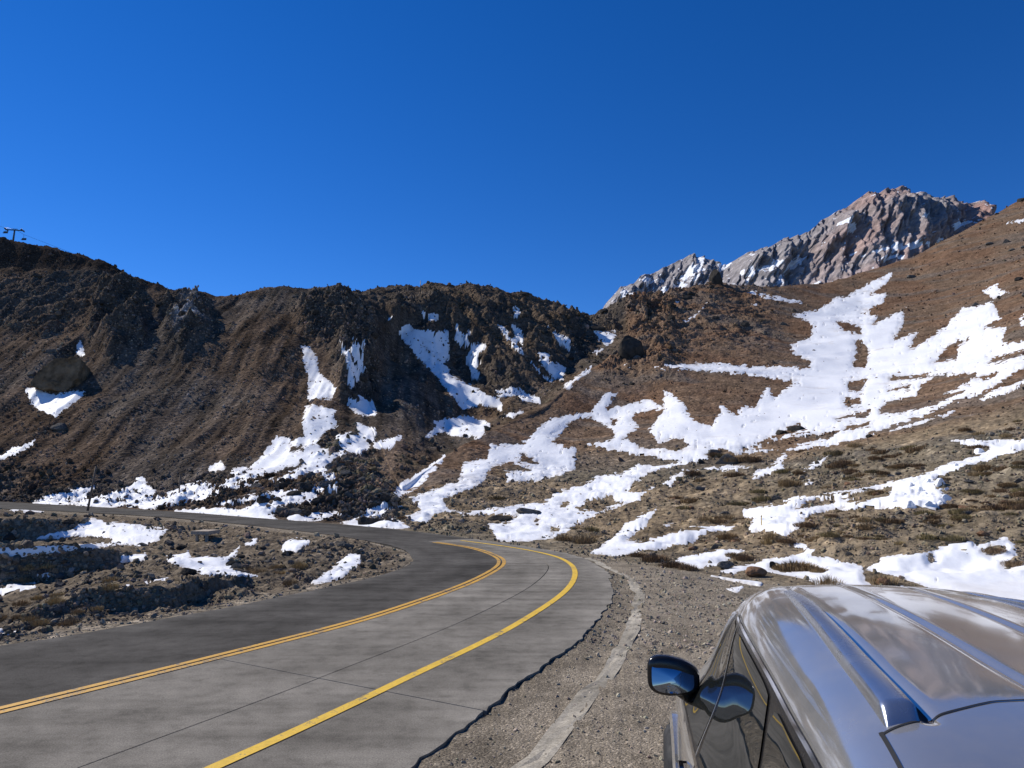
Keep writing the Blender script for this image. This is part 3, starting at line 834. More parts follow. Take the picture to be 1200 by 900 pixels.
for g in SNOW:
    d = np.full(TX.shape, -60.0)
    for p in g['pos']: d = np.maximum(d, poly_sd(PXf, PYf, p))
    for p in g.get('neg', []): d = np.minimum(d, -poly_sd(PXf, PYf, p))
    d = np.where(vis, d, -60.0)
    d = np.where(d > -20, d + edge_n * (0.8 if g['deep'] > 1.15 else 1.0), d)
    d = d + 0.5 + g.get('grow', 0.0)
    th = np.clip(d * 0.13 * pxm, -0.6, 0.02 + 0.30 * pxm) * g['deep']
    amp = 0.03 + 0.3 * pxm
    if g.get('lumps'):
        lm = sstep(1020, 1060, PXf) * (1 - sstep(1110, 1150, PXf)) * sstep(552, 566, PYf)
        th = th + np.where(d > 1, lm * np.maximum(0, soft_lump) * 0.10, 0)
    sz = TZs + hb + th
    pock = fbm2(PXf / 5.5, PYf / 3.2, 3, 0.65, 135) - 0.35 * (1 - sstep(0.03, 0.06, pxm)) - 0.010 * np.clip(d, 0, 30) * 2
    sz = np.where((d > 0.8) & (pock < 0.52), np.maximum(sz, TZf + np.minimum(th, 0.01 + 0.12 * pxm)), np.minimum(sz, np.where((d > 0.8), TZf - 0.1 * pxm, 1e9)))
    lowz = 1 - sstep(12.0, 12.8, SS)
    smooth_s = TZs + hb2 + (np.maximum(hb, hi * 0.7 + hb * 0.3) - hb2) * lowz + th + (0.012 + 0.5 * pxm) * sstep(1.5, 9, d)
    sz = np.where((d > 0.8) & (w_right > 0.5), np.where(pock < 0.62, np.maximum(smooth_s, sz * 0.35 + smooth_s * 0.65), sz), sz)
    sz = np.where(inroad, -0.5, sz)
    SNOWD = np.maximum(SNOWD, d)
    okv = d > -1.2
    okq = (okv[:-1, :-1] & okv[1:, 1:] & okv[1:, :-1] & okv[:-1, 1:]) & (vis[:-1, :-1] & vis[1:, 1:])
    if not okq.any():
        print('empty snow', g['label']); continue
    sz = np.where(d < 0, np.minimum(sz, TZf - 0.15 * pxm), sz)
    o = sub_mesh('snow_patch', QUADS[okq], np.stack([TX, TY, sz], -1).reshape(-1, 3), M_SNOW, {'dirt': np.clip(np.exp(-np.maximum(d, 0) / 3.0) * (0.75 + 0.8 * pn2(PXf / 6, PYf / 4, 211)) + 0.35 * np.maximum(0, fbm2(PXf / 25, PYf / 8, 3, 0.6, 213)), 0, 1).ravel()})
    tag(o, g['label'], 'snow', None, 'stuff')

# ------------------------------------------------------------------ the far mountain
sky_l = [(640, 400), (689, 372), (702, 362), (712, 349), (723, 336), (736, 336), (745, 326), (767, 315), (793, 302), (810, 295), (823, 302), (832, 304), (849, 308), (871, 297), (892, 293), (910, 280), (927, 276), (936, 276), (957, 256), (983, 245), (1005, 228), (1018, 230), (1027, 224), (1048, 222), (1061, 226), (1083, 235), (1105, 235), (1113, 237), (1139, 243), (1150, 252), (1180, 275), (1260, 300)]
A = np.array([(float(uv(a, b)[0]), float(uv(a, b)[1])) for a, b in sky_l])
mu = np.linspace(A[0, 0], A[-1, 0], 620); MR = 300
mv = blur1(np.interp(mu, A[:, 0], A[:, 1]), 2)
mY = np.interp(mu, [0.0, 0.12, 0.25, 0.35, 0.55, 0.8], [2500, 2450, 2350, 2050, 1950, 2000])
tt = np.linspace(0, 1.0, MR)[:, None]
mz_top = H + mv * mY
Ybase = mY - 620
zbase = H + 0.16 * Ybase
prof = tt ** 1.25
my = Ybase + (mY - Ybase) * tt ** 0.9
mz = zbase + (mz_top - zbase) * prof
back = np.linspace(0.02, 1, 24)[:, None]
my = np.vstack([my, mY + 500 * back]); mz = np.vstack([mz, mz_top - (mz_top - zbase) * 0.9 * back])
mx = mu[None, :] * my
ttf = np.vstack([np.repeat(tt, 620, 1), np.repeat(1 - back, 620, 1)])
# ribs leaning to the right, broken by strata
sh1 = mx - 0.55 * mz
def ridge3(x, y, z, octv, gain, seed):
    r = 0; a = 1.0
    for k in range(octv):
        r = r + a * (1 - 2.3 * np.abs(pn3(x, y, z, seed + k)))
        x = x * 2.07; y = y * 2.07; z = z * 2.07; a *= gain
    return r
r1 = ridge3(sh1 / 150, my / 700, mz / 620, 5, 0.55, 3)
r2 = ridge3((mx - 0.35 * mz) / 46, my / 300, mz / 210, 3, 0.6, 8)
r3 = ridge3((mx - 0.5 * mz) / 15, my / 120, (mz + 0.2 * mx) / 70, 2, 0.6, 14)
ampf = (0.35 + 0.65 * tt) * (1 - 0.45 * sstep(0.9, 1.0, tt))
amp = np.vstack([np.repeat(ampf, 620, 1), np.repeat(0.4 * (1 - back), 620, 1)])
mzz = mz + amp * (6 * (r1 - 1.1) + 5 * (r2 - 1.0)) - 11
myy = my - amp * (66 * (r1 - 0.7) + 26 * r2 + 11 * r3)
mx = mu[None, :] * np.where(ttf > 0, my, my)
MV = np.stack([mx + 6 * r2, myy, mzz], -1)
nrm = np.cross(np.gradient(MV, axis=1), np.gradient(MV, axis=0))
nrm /= np.linalg.norm(nrm, axis=2)[..., None] + 1e-9
slope = np.abs(nrm[..., 2])
mpx, mpy = proj(mx, my, mz)
redness = sstep(900, 1010, mpx + 40 * pn2(mpx / 60, mpy / 30, 3)) * sstep(-0.5, 0.4, pn2(mpx / 70 + mpy / 40, mpy / 60, 5) + 0.2)
red2 = sstep(1080, 1120, mpx) * sstep(0, 0.3, pn2(mpx / 40, mpy / 20, 6) + 0.3)
mt = np.array([0.225, 0.205, 0.20])[None, None] + (np.array([0.265, 0.190, 0.165]) - np.array([0.225, 0.205, 0.20]))[None, None] * redness[..., None]
mt = mt + (np.array([0.25, 0.15, 0.125]) - mt) * (0.6 * red2)[..., None]
strata = 1 + 0.22 * pn2((mz + 0.45 * mx) / 16, mx / 260, 9) + 0.15 * pn2((mz + 0.45 * mx) / 6, mx / 100, 10)
mt = mt * strata[..., None] * 1.42
def blob(cx, cy, rx, ry, ang=0.0):
    c, s = math.cos(ang), math.sin(ang)
    dx, dy = mpx - cx, mpy - cy
    a = (dx * c + dy * s) / rx; b = (-dx * s + dy * c) / ry
    return 1 - np.sqrt(a * a + b * b)
sn = np.full(mpx.shape, -5.0)
for cx, cy, rx, ry, an in [(978, 271, 11, 6, -0.2), (925, 303, 13, 5, -0.7), (893, 313, 9, 6, -0.6), (865, 326, 10, 5, -0.6), (1100, 274, 16, 4, -0.35), (1045, 293, 30, 4, -0.12), (1030, 303, 14, 3, -0.2), (755, 330, 16, 4, -0.3), (765, 345, 22, 5, -0.5), (800, 322, 6, 16, 0.5), (812, 312, 4, 14, 0.3), (790, 335, 22, 5, -0.55), (842, 312, 10, 4, -0.8), (905, 325, 8, 3, -0.9), (725, 352, 5, 10, 0.2), (935, 333, 14, 3, -0.2), (1060, 262, 7, 3, -0.4), (985, 300, 8, 2, -0.5)]:
    sn = np.maximum(sn, blob(cx, cy, rx, ry, an))
sn2 = sn * 1.1 - 0.12 + 1.3 * fbm2(mpx / 9, mpy / 9, 3, 0.6, 140) + 0.25 * (slope - 0.5)
spk = fbm2(mpx / 5, mpy / 4, 3, 0.6, 150) + 1.2 * (slope - 0.62) - 0.15 + 0.10 * (1 - sstep(880, 940, mpx))
snow_m = np.clip(np.maximum(sstep(0.0, 0.25, sn2), sstep(0.66, 0.80, spk)), 0, 1)
def mountain_mat():
    m, nt, b = new_mat('mountain_rock', 0.95)
    b.inputs['Specular IOR Level'].default_value = 0.0
    pos = geo_pos(nt)
    at = N(nt, 'ShaderNodeAttribute', attribute_name='tint')
    sn_ = N(nt, 'ShaderNodeAttribute', attribute_name='snow')
    n1 = noise(nt, pos, 0.045, 6, 0.65)
    c = mixc(nt, 'MULTIPLY', 0.9, at.outputs['Color'], ramp(nt, n1, [(0.3, 0.55), (0.7, 1.4)]))
    c = mixc(nt, 'MIX', ramp(nt, sn_.outputs['Fac'], [(0.4, 0.0), (0.6, 1.0)]), c, (0.84, 0.85, 0.87))
    nt.links.new(c, b.inputs['Base Color'])
    bump(nt, b, n1, 0.8, 14.0)
    return m
i = np.arange(MV.shape[0] - 1)[:, None] * 620 + np.arange(619)[None, :]
o = mesh_np('mountain', MV.reshape(-1, 3), np.stack([i, i + 1, i + 621, i + 620], -1).reshape(-1, 4), mountain_mat(), None, True,
            {'tint': mt.reshape(-1, 3), 'snow': snow_m.ravel()})
tag(o, kind='structure')

# ------------------------------------------------------------------ road
def strip_np(lat0, lat1, i0, i1, n, z, crown=0.0):
    idx = np.arange(i0, i1)
    l0 = (lat0[idx] if hasattr(lat0, '__len__') else np.full(len(idx), lat0))
    l1 = (lat1[idx] if hasattr(lat1, '__len__') else np.full(len(idx), lat1))
    t = np.linspace(0, 1, n + 1)
    lat = l0[:, None] + (l1 - l0)[:, None] * t[None]
    X = c_mid[idx, 0][:, None] + RN[idx, 0][:, None] * lat
    Y = c_mid[idx, 1][:, None] + RN[idx, 1][:, None] * lat
    Z = np.full(X.shape, z)
    V = np.stack([X, Y, Z], -1)
    m = n + 1
    i = np.arange(len(idx) - 1)[:, None] * m + np.arange(n)[None, :]
    return V, np.stack([i, i + m, i + m + 1, i + 1], -1).reshape(-1, 4)

def pave_mat(name, base, var, scale, joint_dirt=False, rough=0.95):
    m, nt, b = new_mat(name, rough)
    b.inputs['Specular IOR Level'].default_value = 0.03
    pos = geo_pos(nt)
    oi = nt.nodes.new('ShaderNodeObjectInfo')
    n0 = noise(nt, pos, 0.45, 5, 0.6); n1 = noise(nt, pos, 3.5, 6, 0.7); n2 = noise(nt, pos, scale, 3, 0.7)
    mp = N(nt, 'ShaderNodeMapping'); mp.inputs['Rotation'].default_value = (0, 0, math.radians(-60)); mp.inputs['Scale'].default_value = (0.12, 1.3, 1)
    nt.links.new(pos, mp.inputs['Vector'])
    n3 = noise(nt, mp.outputs[0], 1.6, 5, 0.6)
    c = mixc(nt, 'MULTIPLY', 1.0, base, ramp(nt, n0, [(0.3, 1 - 1.5 * var), (0.5, 1.0), (0.7, 1 + 1.2 * var)]))
    c = mixc(nt, 'MULTIPLY', 0.8, c, ramp(nt, n1, [(0.25, 0.52), (0.5, 1.0), (0.75, 1.25)]))
    c = mixc(nt, 'MULTIPLY', 0.7, c, ramp(nt, n3, [(0.28, 0.55), (0.5, 1.0), (0.72, 1.25)]))
    c = mixc(nt, 'MULTIPLY', 0.9, c, ramp(nt, n2, [(0.3, 0.62), (0.5, 1.0), (0.75, 1.5)]))
    c = mixc(nt, 'MULTIPLY', 1.0, c, ramp(nt, oi.outputs['Random'], [(0, 0.92), (1, 1.08)]))
    la = N(nt, 'ShaderNodeAttribute', attribute_name='lat')
    lr = ramp(nt, la.outputs['Fac'], [(0.0, 1.0), (0.12, 0.98), (0.28, 0.78), (0.42, 1.0), (0.60, 1.0), (0.74, 0.78), (0.88, 1.0), (1.0, 1.22)])
    c = mixc(nt, 'MULTIPLY', ramp(nt, n0, [(0.3, 0.4), (0.7, 1.0)]), c, lr)
    nt.links.new(c, b.inputs['Base Color'])
    bump(nt, b, mathn(nt, 'ADD', n2, n1), 0.5, 0.008)
    return m
M_ASPH = pave_mat('asphalt', (0.092, 0.085, 0.074), 0.26, 60)
M_CONC = pave_mat('concrete', (0.218, 0.198, 0.164), 0.19, 70)
M_BED = pave_mat('joint_dirt', (0.085, 0.078, 0.066), 0.2, 60)
M_GUT = pave_mat('gutter_concrete', (0.36, 0.32, 0.25), 0.3, 40)

def paint_mat(name, c0, wear):
    m, nt, b = new_mat(name, 0.7)
    pos = geo_pos(nt)
    n1 = noise(nt, pos, 9, 6, 0.75); n2 = noise(nt, pos, 70, 3, 0.7); n0 = noise(nt, pos, 1.4, 4, 0.6)
    c = mixc(nt, 'MULTIPLY', 0.8, c0, ramp(nt, n1, [(0.3, 0.65), (0.7, 1.15)]))
    w = mathn(nt, 'ADD', mathn(nt, 'MULTIPLY', n1, 0.55), mathn(nt, 'ADD', mathn(nt, 'MULTIPLY', n2, 0.3), mathn(nt, 'MULTIPLY', n0, 0.35)))
    c = mixc(nt, 'MIX', ramp(nt, w, [(wear, 0.0), (wear + 0.05, 0.9)]), c, (0.13, 0.115, 0.09))
    nt.links.new(c, b.inputs['Base Color'])
    bump(nt, b, n2, 0.4, 0.005)
    return m
M_YEL = paint_mat('yellow_paint', (0.80, 0.50, 0.035), 0.645)
M_YEL2 = paint_mat('amber_paint', (0.66, 0.35, 0.03), 0.615)

i_far = MN - 1
V, Fq = strip_np(-L_in - 0.02, L_br - 0.02, 0, i_far, 14, -0.02)
road_bed = mesh_np('road', V.reshape(-1, 3), Fq, M_BED); tag(road_bed, kind='structure')
# asphalt lane, ragged outer edge
ragged = 0.05 * pn2(np.arange(MN) / 3.0, np.zeros(MN), 2) + 0.10 * pn2(np.arange(MN) / 17.0, np.zeros(MN), 3)
V, Fq = strip_np(-L_in + ragged, 0.0, 0, i_far, 10, 0.0)
o = mesh_np('asphalt_lane', V.reshape(-1, 3), Fq, M_ASPH, road_bed, True, {'lat': np.tile(np.linspace(1, 0, V.shape[1]), V.shape[0])})
# where the concrete ends and asphalt takes over on the far stretch
arc = np.arange(MN) * 0.25
i_c_end = int(np.argmin(np.abs(c_mid[:, 0] - gnd(500, 634)[0]) + np.abs(c_mid[:, 1] - gnd(500, 634)[1])))
V, Fq = strip_np(0.0, L_br, i_c_end, i_far, 10, 0.0)
mesh_np('asphalt_lane', V.reshape(-1, 3), Fq, M_ASPH, road_bed, True, {'lat': np.tile(np.linspace(0, 1, V.shape[1]), V.shape[0])})
# concrete slabs, one by one, 3.6 m long, two across
slab_len = 15
starts = list(range(i_c_end % slab_len - slab_len, i_c_end, slab_len))
for a in starts:
    a0, b0 = max(0, a), min(i_c_end, a + slab_len)
    if b0 - a0 < 4: continue
    for lane in (0, 1):
        lo = np.full(MN, 0.012) if lane == 0 else L_jo + 0.009
        hiL = L_jo - 0.009 if lane == 0 else L_br + (0.06 * pn2(np.arange(MN) / 1.3, np.zeros(MN), 7) + 0.06 * pn2(np.arange(MN) / 5, np.zeros(MN), 8))
        idx = np.arange(a0, b0 + 1)
        # trim the two ends for the joint
        t = np.linspace(a0, b0, (b0 - a0) * 2 + 1)
        t[0] += 0.014; t[-1] -= 0.014
        f = np.arange(MN)
        cx = np.interp(t, f, c_mid[:, 0]); cy = np.interp(t, f, c_mid[:, 1])
        nx = np.interp(t, f, RN[:, 0]); ny = np.interp(t, f, RN[:, 1])
        l0 = np.interp(t, f, lo); l1 = np.interp(t, f, hiL)
        if lane == 1:
            l1 = l1 + 0.03 * pn2(t * 0.9, t * 0, 18) + RNG.uniform(-0.028, 0.028, len(t))
        n = 6
        w = np.linspace(0, 1, n + 1)
        lat = l0[:, None] + (l1 - l0)[:, None] * w[None]
        X = cx[:, None] + nx[:, None] * lat; Y = cy[:, None] + ny[:, None] * lat
        top = np.stack([X, Y, np.full(X.shape, 0.0 + random.uniform(-0.002, 0.002))], -1)
        m = n + 1; R_ = len(t)
        i = np.arange(R_ - 1)[:, None] * m + np.arange(n)[None, :]
        Fq = [np.stack([i, i + m, i + m + 1, i + 1], -1).reshape(-1, 4)]
        bot = top.copy(); bot[..., 2] = -0.09
        VV_ = np.vstack([top.reshape(-1, 3), bot.reshape(-1, 3)])
        nb = R_ * m
        ring = list(range(0, m)) + [r * m + n for r in range(1, R_)] + [(R_ - 1) * m + k for k in range(n - 1, -1, -1)] + [r * m for r in range(R_ - 2, 0, -1)]
        ring = np.array(ring); r2_ = np.roll(ring, -1)
        Fq.append(np.stack([ring, r2_, r2_ + nb, ring + nb], -1))
        mesh_np('concrete_slab', VV_, np.vstack(Fq), M_CONC, road_bed, False, {'lat': np.tile((lat / np.interp(t, f, L_br)[:, None]).ravel(), 2)})
# painted lines
i_e = int(np.argmin((c_mid[:, 0] - gnd(505, 634.5)[0]) ** 2 + (c_mid[:, 1] - gnd(505, 634.5)[1]) ** 2))
for off in (-0.085, 0.065):
    V, Fq = strip_np(off - 0.05, off + 0.05, 0, i_e, 2, 0.006)
    mesh_np('centre_line', V.reshape(-1, 3), Fq, M_YEL2, road_bed)
V, Fq = strip_np(L_ed - 0.065, L_ed + 0.065, 0, i_e, 2, 0.006)
mesh_np('edge_line', V.reshape(-1, 3), Fq, M_YEL, road_bed)
# pale gutter strip, broken edges
i_g = int(np.argmin((c_mid[:, 0] + RN[:, 0] * L_gu - gnd(675, 652)[0]) ** 2 + (c_mid[:, 1] + RN[:, 1] * L_gu - gnd(675, 652)[1]) ** 2))
jit = 0.03 * RNG.uniform(-1, 1, MN) + 0.05 * pn2(np.arange(MN) / 2.1, np.zeros(MN), 12) + 0.06 * pn2(np.arange(MN) / 7.3, np.zeros(MN), 13)
jit2 = 0.03 * pn2(np.arange(MN) / 1.7, np.zeros(MN), 14) + 0.09 * np.maximum(0, pn2(np.arange(MN) / 6.1, np.zeros(MN), 15))
V, Fq = strip_np(L_gu - 0.20 + jit + jit2, L_gu + 0.03 + jit * 0.6, 0, i_g, 4, 0.012)
V[:, :, 2] = -0.011 + 0.004 * RNG.normal(size=V.shape[:2])
o = mesh_np('gutter_strip', V.reshape(-1, 3), Fq, M_GUT, None, False); tag(o, kind='structure')

# ------------------------------------------------------------------ loose rocks
def ico():
    t = (1 + 5 ** 0.5) / 2
    v = np.array([(-1, t, 0), (1, t, 0), (-1, -t, 0), (1, -t, 0), (0, -1, t), (0, 1, t), (0, -1, -t), (0, 1, -t), (t, 0, -1), (t, 0, 1), (-t, 0, -1), (-t, 0, 1)], float)
    v /= np.linalg.norm(v[0])
    f = np.array([(0, 11, 5), (0, 5, 1), (0, 1, 7), (0, 7, 10), (0, 10, 11), (1, 5, 9), (5, 11, 4), (11, 10, 2), (10, 7, 6), (7, 1, 8), (3, 9, 4), (3, 4, 2), (3, 2, 6), (3, 6, 8), (3, 8, 9), (4, 9, 5), (2, 4, 11), (6, 2, 10), (8, 6, 7), (9, 8, 1)])
    return v, f
ICO_V, ICO_F = ico()

def rand_rot(n):
    q = RNG.normal(size=(n, 4)); q /= np.linalg.norm(q, axis=1)[:, None]
    w, x, y, z = q.T
    return np.stack([np.stack([1 - 2 * (y * y + z * z), 2 * (x * y - z * w), 2 * (x * z + y * w)], -1),
                     np.stack([2 * (x * y + z * w), 1 - 2 * (x * x + z * z), 2 * (y * z - x * w)], -1),
                     np.stack([2 * (x * z - y * w), 2 * (y * z + x * w), 1 - 2 * (x * x + y * y)], -1)], 1)

def rock_field(name, P, R, C, label):
    n = len(P)
    V = np.repeat(ICO_V[None], n, 0) * RNG.uniform(0.72, 1.25, (n, 12, 1))
    V *= np.stack([RNG.uniform(0.8, 1.35, n), RNG.uniform(0.6, 1.1, n), RNG.uniform(0.5, 0.9, n)], -1)[:, None]
    V = np.einsum('nij,nkj->nki', rand_rot(n), V)
    V = V * R[:, None, None] + P[:, None]
    Fq = ICO_F[None] + (np.arange(n) * 12)[:, None, None]
    o = mesh_np(name, V.reshape(-1, 3), Fq.reshape(-1, 3), M_ROCKS, None, False, {'tint': np.repeat(C, 12, 0)})
    tag(o, label, 'rocks', None, 'stuff')

XYZg = np.stack([TX, TY, TZf], -1)
inpic = vis & (PXf > -40) & (PXf < 1240) & (PYf > 200) & (PYf < 930)
cell = np.clip(np.abs(np.gradient(PXf, axis=1)) * np.abs(np.gradient(PYf, axis=0)), 0, 60)
def pick(weight, n):
    w = (weight * inpic * cell).ravel(); w = w / w.sum()
    return RNG.choice(w.size, n, p=w)

def field(name, weight, n, px_med, px_sig, cmin, cmax, label, pmax=6.0, sink=0.25):
    k = pick(weight, n)
    P = XYZg.reshape(-1, 3)[k].copy()
    r = np.clip(px_med * np.exp(px_sig * RNG.normal(size=n)), 0.35, pmax) * 0.5 * P[:, 1] / F
    P[:, 0] += RNG.uniform(-1, 1, n) * P[:, 1] / F
    nearm = SS.ravel()[k] < 1.0
    P[:, 1] *= 1 + np.where(nearm, RNG.uniform(-0.03, 0.03, n), 0)
    P[:, 2] += r * (0.5 - sink)
    base = TINT[k]
    C = base * RNG.uniform(cmin, cmax, (n, 1)) * RNG.uniform(0.93, 1.07, (n, 3))
    rock_field(name, P, r, C, label)

offroad = (dist_out > 0.10) | (SS > 9.3)
nosnow = SNOWD < 1
clump = sstep(-0.1, 0.5, fbm2(TX / 7, TY / 7, 3, 0.6, 160))
field('loose_rocks', (0.35 + w_crag + clump) * w_left * offroad * np.where(nosnow, 1, 0.1), 20000, 1.4, 0.5, 0.8, 3.0, 'loose stones strewn over the dark left hillside')
field('loose_rocks', (w_mid * 0.8 + w_jag) * np.where(nosnow, 1, 0.15), 2500, 1.9, 0.5, 0.7, 1.6, 'broken stones on the rocky ridge')
field('loose_rocks', (w_gully + 0.6 * (1 - w_right) * sstep(9.0, 9.4, SS) * (1 - sstep(11.2, 12.2, SS))) * offroad * np.where(nosnow, 1, 0.12), 4500, 3.0, 0.55, 0.6, 1.7, 'jumbled stones filling the gully behind the far road', 9.5)
field('loose_rocks', w_right * w_hill * (0.25 + clump + 0.8 * w_spurtop) * sstep(11.3, 12.2, SS) * np.where(nosnow, 1, 0.10), 5500, 1.5, 0.5, 0.6, 1.7, 'small stones scattered on the brown upper right slope')
field('loose_rocks', w_right * sstep(8.9, 9.3, SS) * (1 - sstep(11.6, 12.4, SS)) * (0.3 + clump) * np.where(nosnow, 1, 0.06), 8000, 2.1, 0.55, 0.6, 1.8, 'grey stones littering the lower right slope behind the car', 8)
field('loose_rocks', w_rav * offroad * (0.25 + clump) * np.where(nosnow, 1, 0.2), 4200, 2.6, 0.6, 0.6, 1.9, 'stones and rubble in the ravine inside the bend', 9)
verge = (SS < 9.1) & (SS > 0.05) & (PX > 440) & (OFF > 0) & (OFF > lat_out + 0.02)
field('gravel_stones', verge * (0.15 + clump) * sstep(0.15, 0.5, SS), 11000, 1.7, 0.55, 0.75, 2.0, 'loose gravel between the concrete road and the car', 7, 0.45)
vl = (SS < 2.6) & (OFF < 0) & (dist_out > 0.05) & (dist_out < 2.2)
field('gravel_stones', vl * 1.0, 1800, 1.8, 0.5, 0.7, 1.5, 'loose gravel on the inner verge of the bend', 5, 0.45)

# ------------------------------------------------------------------ things standing on the ground
def at_px(px, py, need=None):
    """the ground point seen at a photo pixel"""
    d = (PXf - px) ** 2 + (PYf - py) ** 2
    d = np.where(vis, d, 1e9)
    if need is not None: d = np.where(need, d, 1e9)
    k = int(d.argmin())
    return Vector(XYZg.reshape(-1, 3)[k])

def boulder_mesh(seed, mat, flat=0.75, cuts=9, ro=1.0):
    rg = np.random.default_rng(seed)
    bm = bmesh.new()
    bmesh.ops.create_icosphere(bm, subdivisions=4, radius=1.0)
    v = np.array([w.co for w in bm.verts])
    for _ in range(cuts):
        n = rg.normal(size=3); n /= np.linalg.norm(n)
        k = rg.uniform(0.5, 0.85)
        s = v @ n
        v -= np.outer(np.maximum(0, s - k) * 0.92, n)
    v *= np.array([1.0, rg.uniform(0.7, 0.95), flat])
    v += 0.05 * ro * np.stack([pn3(v[:, 0] * 3, v[:, 1] * 3, v[:, 2] * 3, seed + k) for k in (1, 2, 3)], -1)
    v += 0.02 * ro * np.stack([pn3(v[:, 0] * 9, v[:, 1] * 9, v[:, 2] * 9, seed + k) for k in (4, 5, 6)], -1)
    v /= np.abs(v[:, 0]).max()
    for w, c in zip(bm.verts, v): w.co = c
    me = bpy.data.meshes.new('boulder'); bm.to_mesh(me); bm.free()
    me.materials.append(mat)
    return me
BM = {k: [boulder_mesh(100 + j + 10 * q, m) for j in range(4)] for q, (k, m) in enumerate((('g', M_BOULDER), ('d', M_BOULDER_DK), ('o', M_BOULDER_OR)))}

SNOWB = [boulder_mesh(300 + j, M_SNOW, 0.8, 10) for j in range(3)]

def boulder(px, py, wpx, hpx, kind, label, group=None, var=0, me=None, sink=0.3, name='boulder', need=None):
    p = at_px(px, py + hpx * 0.35, need)
    s = wpx * 0.5 * p.y / F; h = hpx * 0.5 * p.y / F
    o = bpy.data.objects.new(name, me or BM[kind][var % 4])
    COL.objects.link(o)
    o.scale = (s, s * 0.9, h / 0.75)
    o.rotation_euler = (random.uniform(-.15, .15), random.uniform(-.15, .15), random.uniform(-0.5, 0.5) + (math.pi if var % 2 else 0))
    o.location = p + Vector((0, s * 0.5, h * (1 - 2 * sink)))
    return tag(o, label, 'boulder', group)

def big_boulder():
    bm = bmesh.new(); bmesh.ops.create_icosphere(bm, subdivisions=5, radius=1.0)
    v = np.array([w.co for w in bm.verts])
    prof = np.array([(-31, -18), (-29, -8), (-20, 6), (-9, 18), (2, 23), (14, 24), (28, 23), (29, 8), (27, -14), (22, -24), (-4, -24), (-20, -21)], float) * 0.86
    an = np.arctan2(prof[:, 1], prof[:, 0]); od = np.argsort(an); an = an[od]; rr = np.hypot(prof[:, 0], prof[:, 1])[od]
    th = np.arctan2(v[:, 2], v[:, 0])
    r = np.interp(th, np.concatenate([[an[-1] - 2 * math.pi], an, [an[0] + 2 * math.pi]]), np.concatenate([[rr[-1]], rr, [rr[0]]]))
    k = np.sqrt(np.clip(1 - v[:, 1] ** 2, 0, 1)) ** 0.30
    out = np.stack([np.cos(th) * r * k, np.clip(v[:, 1], -0.45, 1) * 26, np.sin(th) * r * k], -1)
    out += 2.2 * np.stack([ridge3(out[:, 0] / 26, out[:, 1] / 26, out[:, 2] / 26, 3, 0.55, 61 + j) - 0.6 for j in (0, 3, 6)], -1)
    m = at_px(64, 458)
    out *= m.y / F
    for w, c in zip(bm.verts, out): w.co = c
    me = bpy.data.meshes.new('boulder'); bm.to_mesh(me); bm.free(); me.materials.append(M_BOULDER_OC)
    o = bpy.data.objects.new('boulder', me); COL.objects.link(o)
    o.location = m + Vector((-3 * m.y / F, 10 * m.y / F, 18 * m.y / F))
    o.rotation_euler = (-0.28, 0, 0.12)
    tag(o, 'huge ochre boulder leaning out of the dark left hillside above a snow patch', 'boulder')
big_boulder()
boulder(57, 410, 14, 10, 'g', 'small pale boulder uphill of the huge ochre boulder', var=1)
boulder(68, 500, 24, 14, 'g', 'low grey boulder downhill of the huge ochre boulder', var=2)
boulder(36, 437, 14, 12, 'g', 'grey block beside the huge ochre boulder', var=3)
boulder(856, 538, 30, 17, 'g', 'largest grey boulder at the lower edge of the broad snowfield', var=0, sink=0.2)
boulder(838, 529, 15, 10, 'g', 'flat brownish boulder left of the largest grey boulder on the snowfield edge', var=1)
boulder(822, 540, 9, 9, 'd', 'small black boulder below the snowfield edge', var=2)
boulder(936, 501, 22, 11, 'd', 'dark boulder standing in the narrow stone band across the snowfield', var=3)
boulder(917, 506, 13, 8, 'd', 'smaller dark stone next to the dark boulder in the stone band', var=0)
boulder(622, 599, 34, 12, 'g', 'long grey slab lying in the snow just above the outer road edge', var=1, sink=0.25)
boulder(585, 608, 30, 11, 'd', 'dark slab beside the long grey slab above the road', var=2, sink=0.25)
boulder(852, 662, 22, 12, 'g', 'grey rock at the lower edge of the small snow patch', var=3, sink=0.25)
boulder(888, 672, 26, 14, 'o', 'rust-brown rock between the verge and the snow in front of the car', var=0, sink=0.25)
boulder(906, 662, 9, 10, 'd', 'small dark upright stone behind the rust-brown rock', var=1)
boulder(1038, 683, 22, 12, 'o', 'rusty low rock in front of the wide snow bank', var=2)
pin = boulder_mesh(91, M_BOULDER_DK, 1.3, 8)
boulder(841, 326, 17, 20, 'd', 'dark pointed rock pinnacle on top of the brown spur', me=pin, sink=0.22, name='rock_pinnacle')
boulder(741, 408, 34, 28, 'd', 'dark jagged outcrop on the flank of the brown spur', me=pin, sink=0.3, name='rock_outcrop')
boulder(805, 348, 14, 10, 'd', 'dark rock on the spur crest below the pinnacle', var=1)
boulder(700, 383, 22, 12, 'd', 'dark rock at the notch between ridge and spur', var=2)
def look(k, w, lo, hi_, kind):
    size = 'small' if w < lo + (hi_ - lo) * 0.33 else ('middle-sized' if w < lo + (hi_ - lo) * 0.7 else 'large')
    colr = {'g': 'grey', 'd': 'dark', 'o': 'rust-brown'}[kind]
    d = SNOWD.ravel()[k]
    near_s = ' beside snow' if d > -6 else ''
    return size, colr, near_s
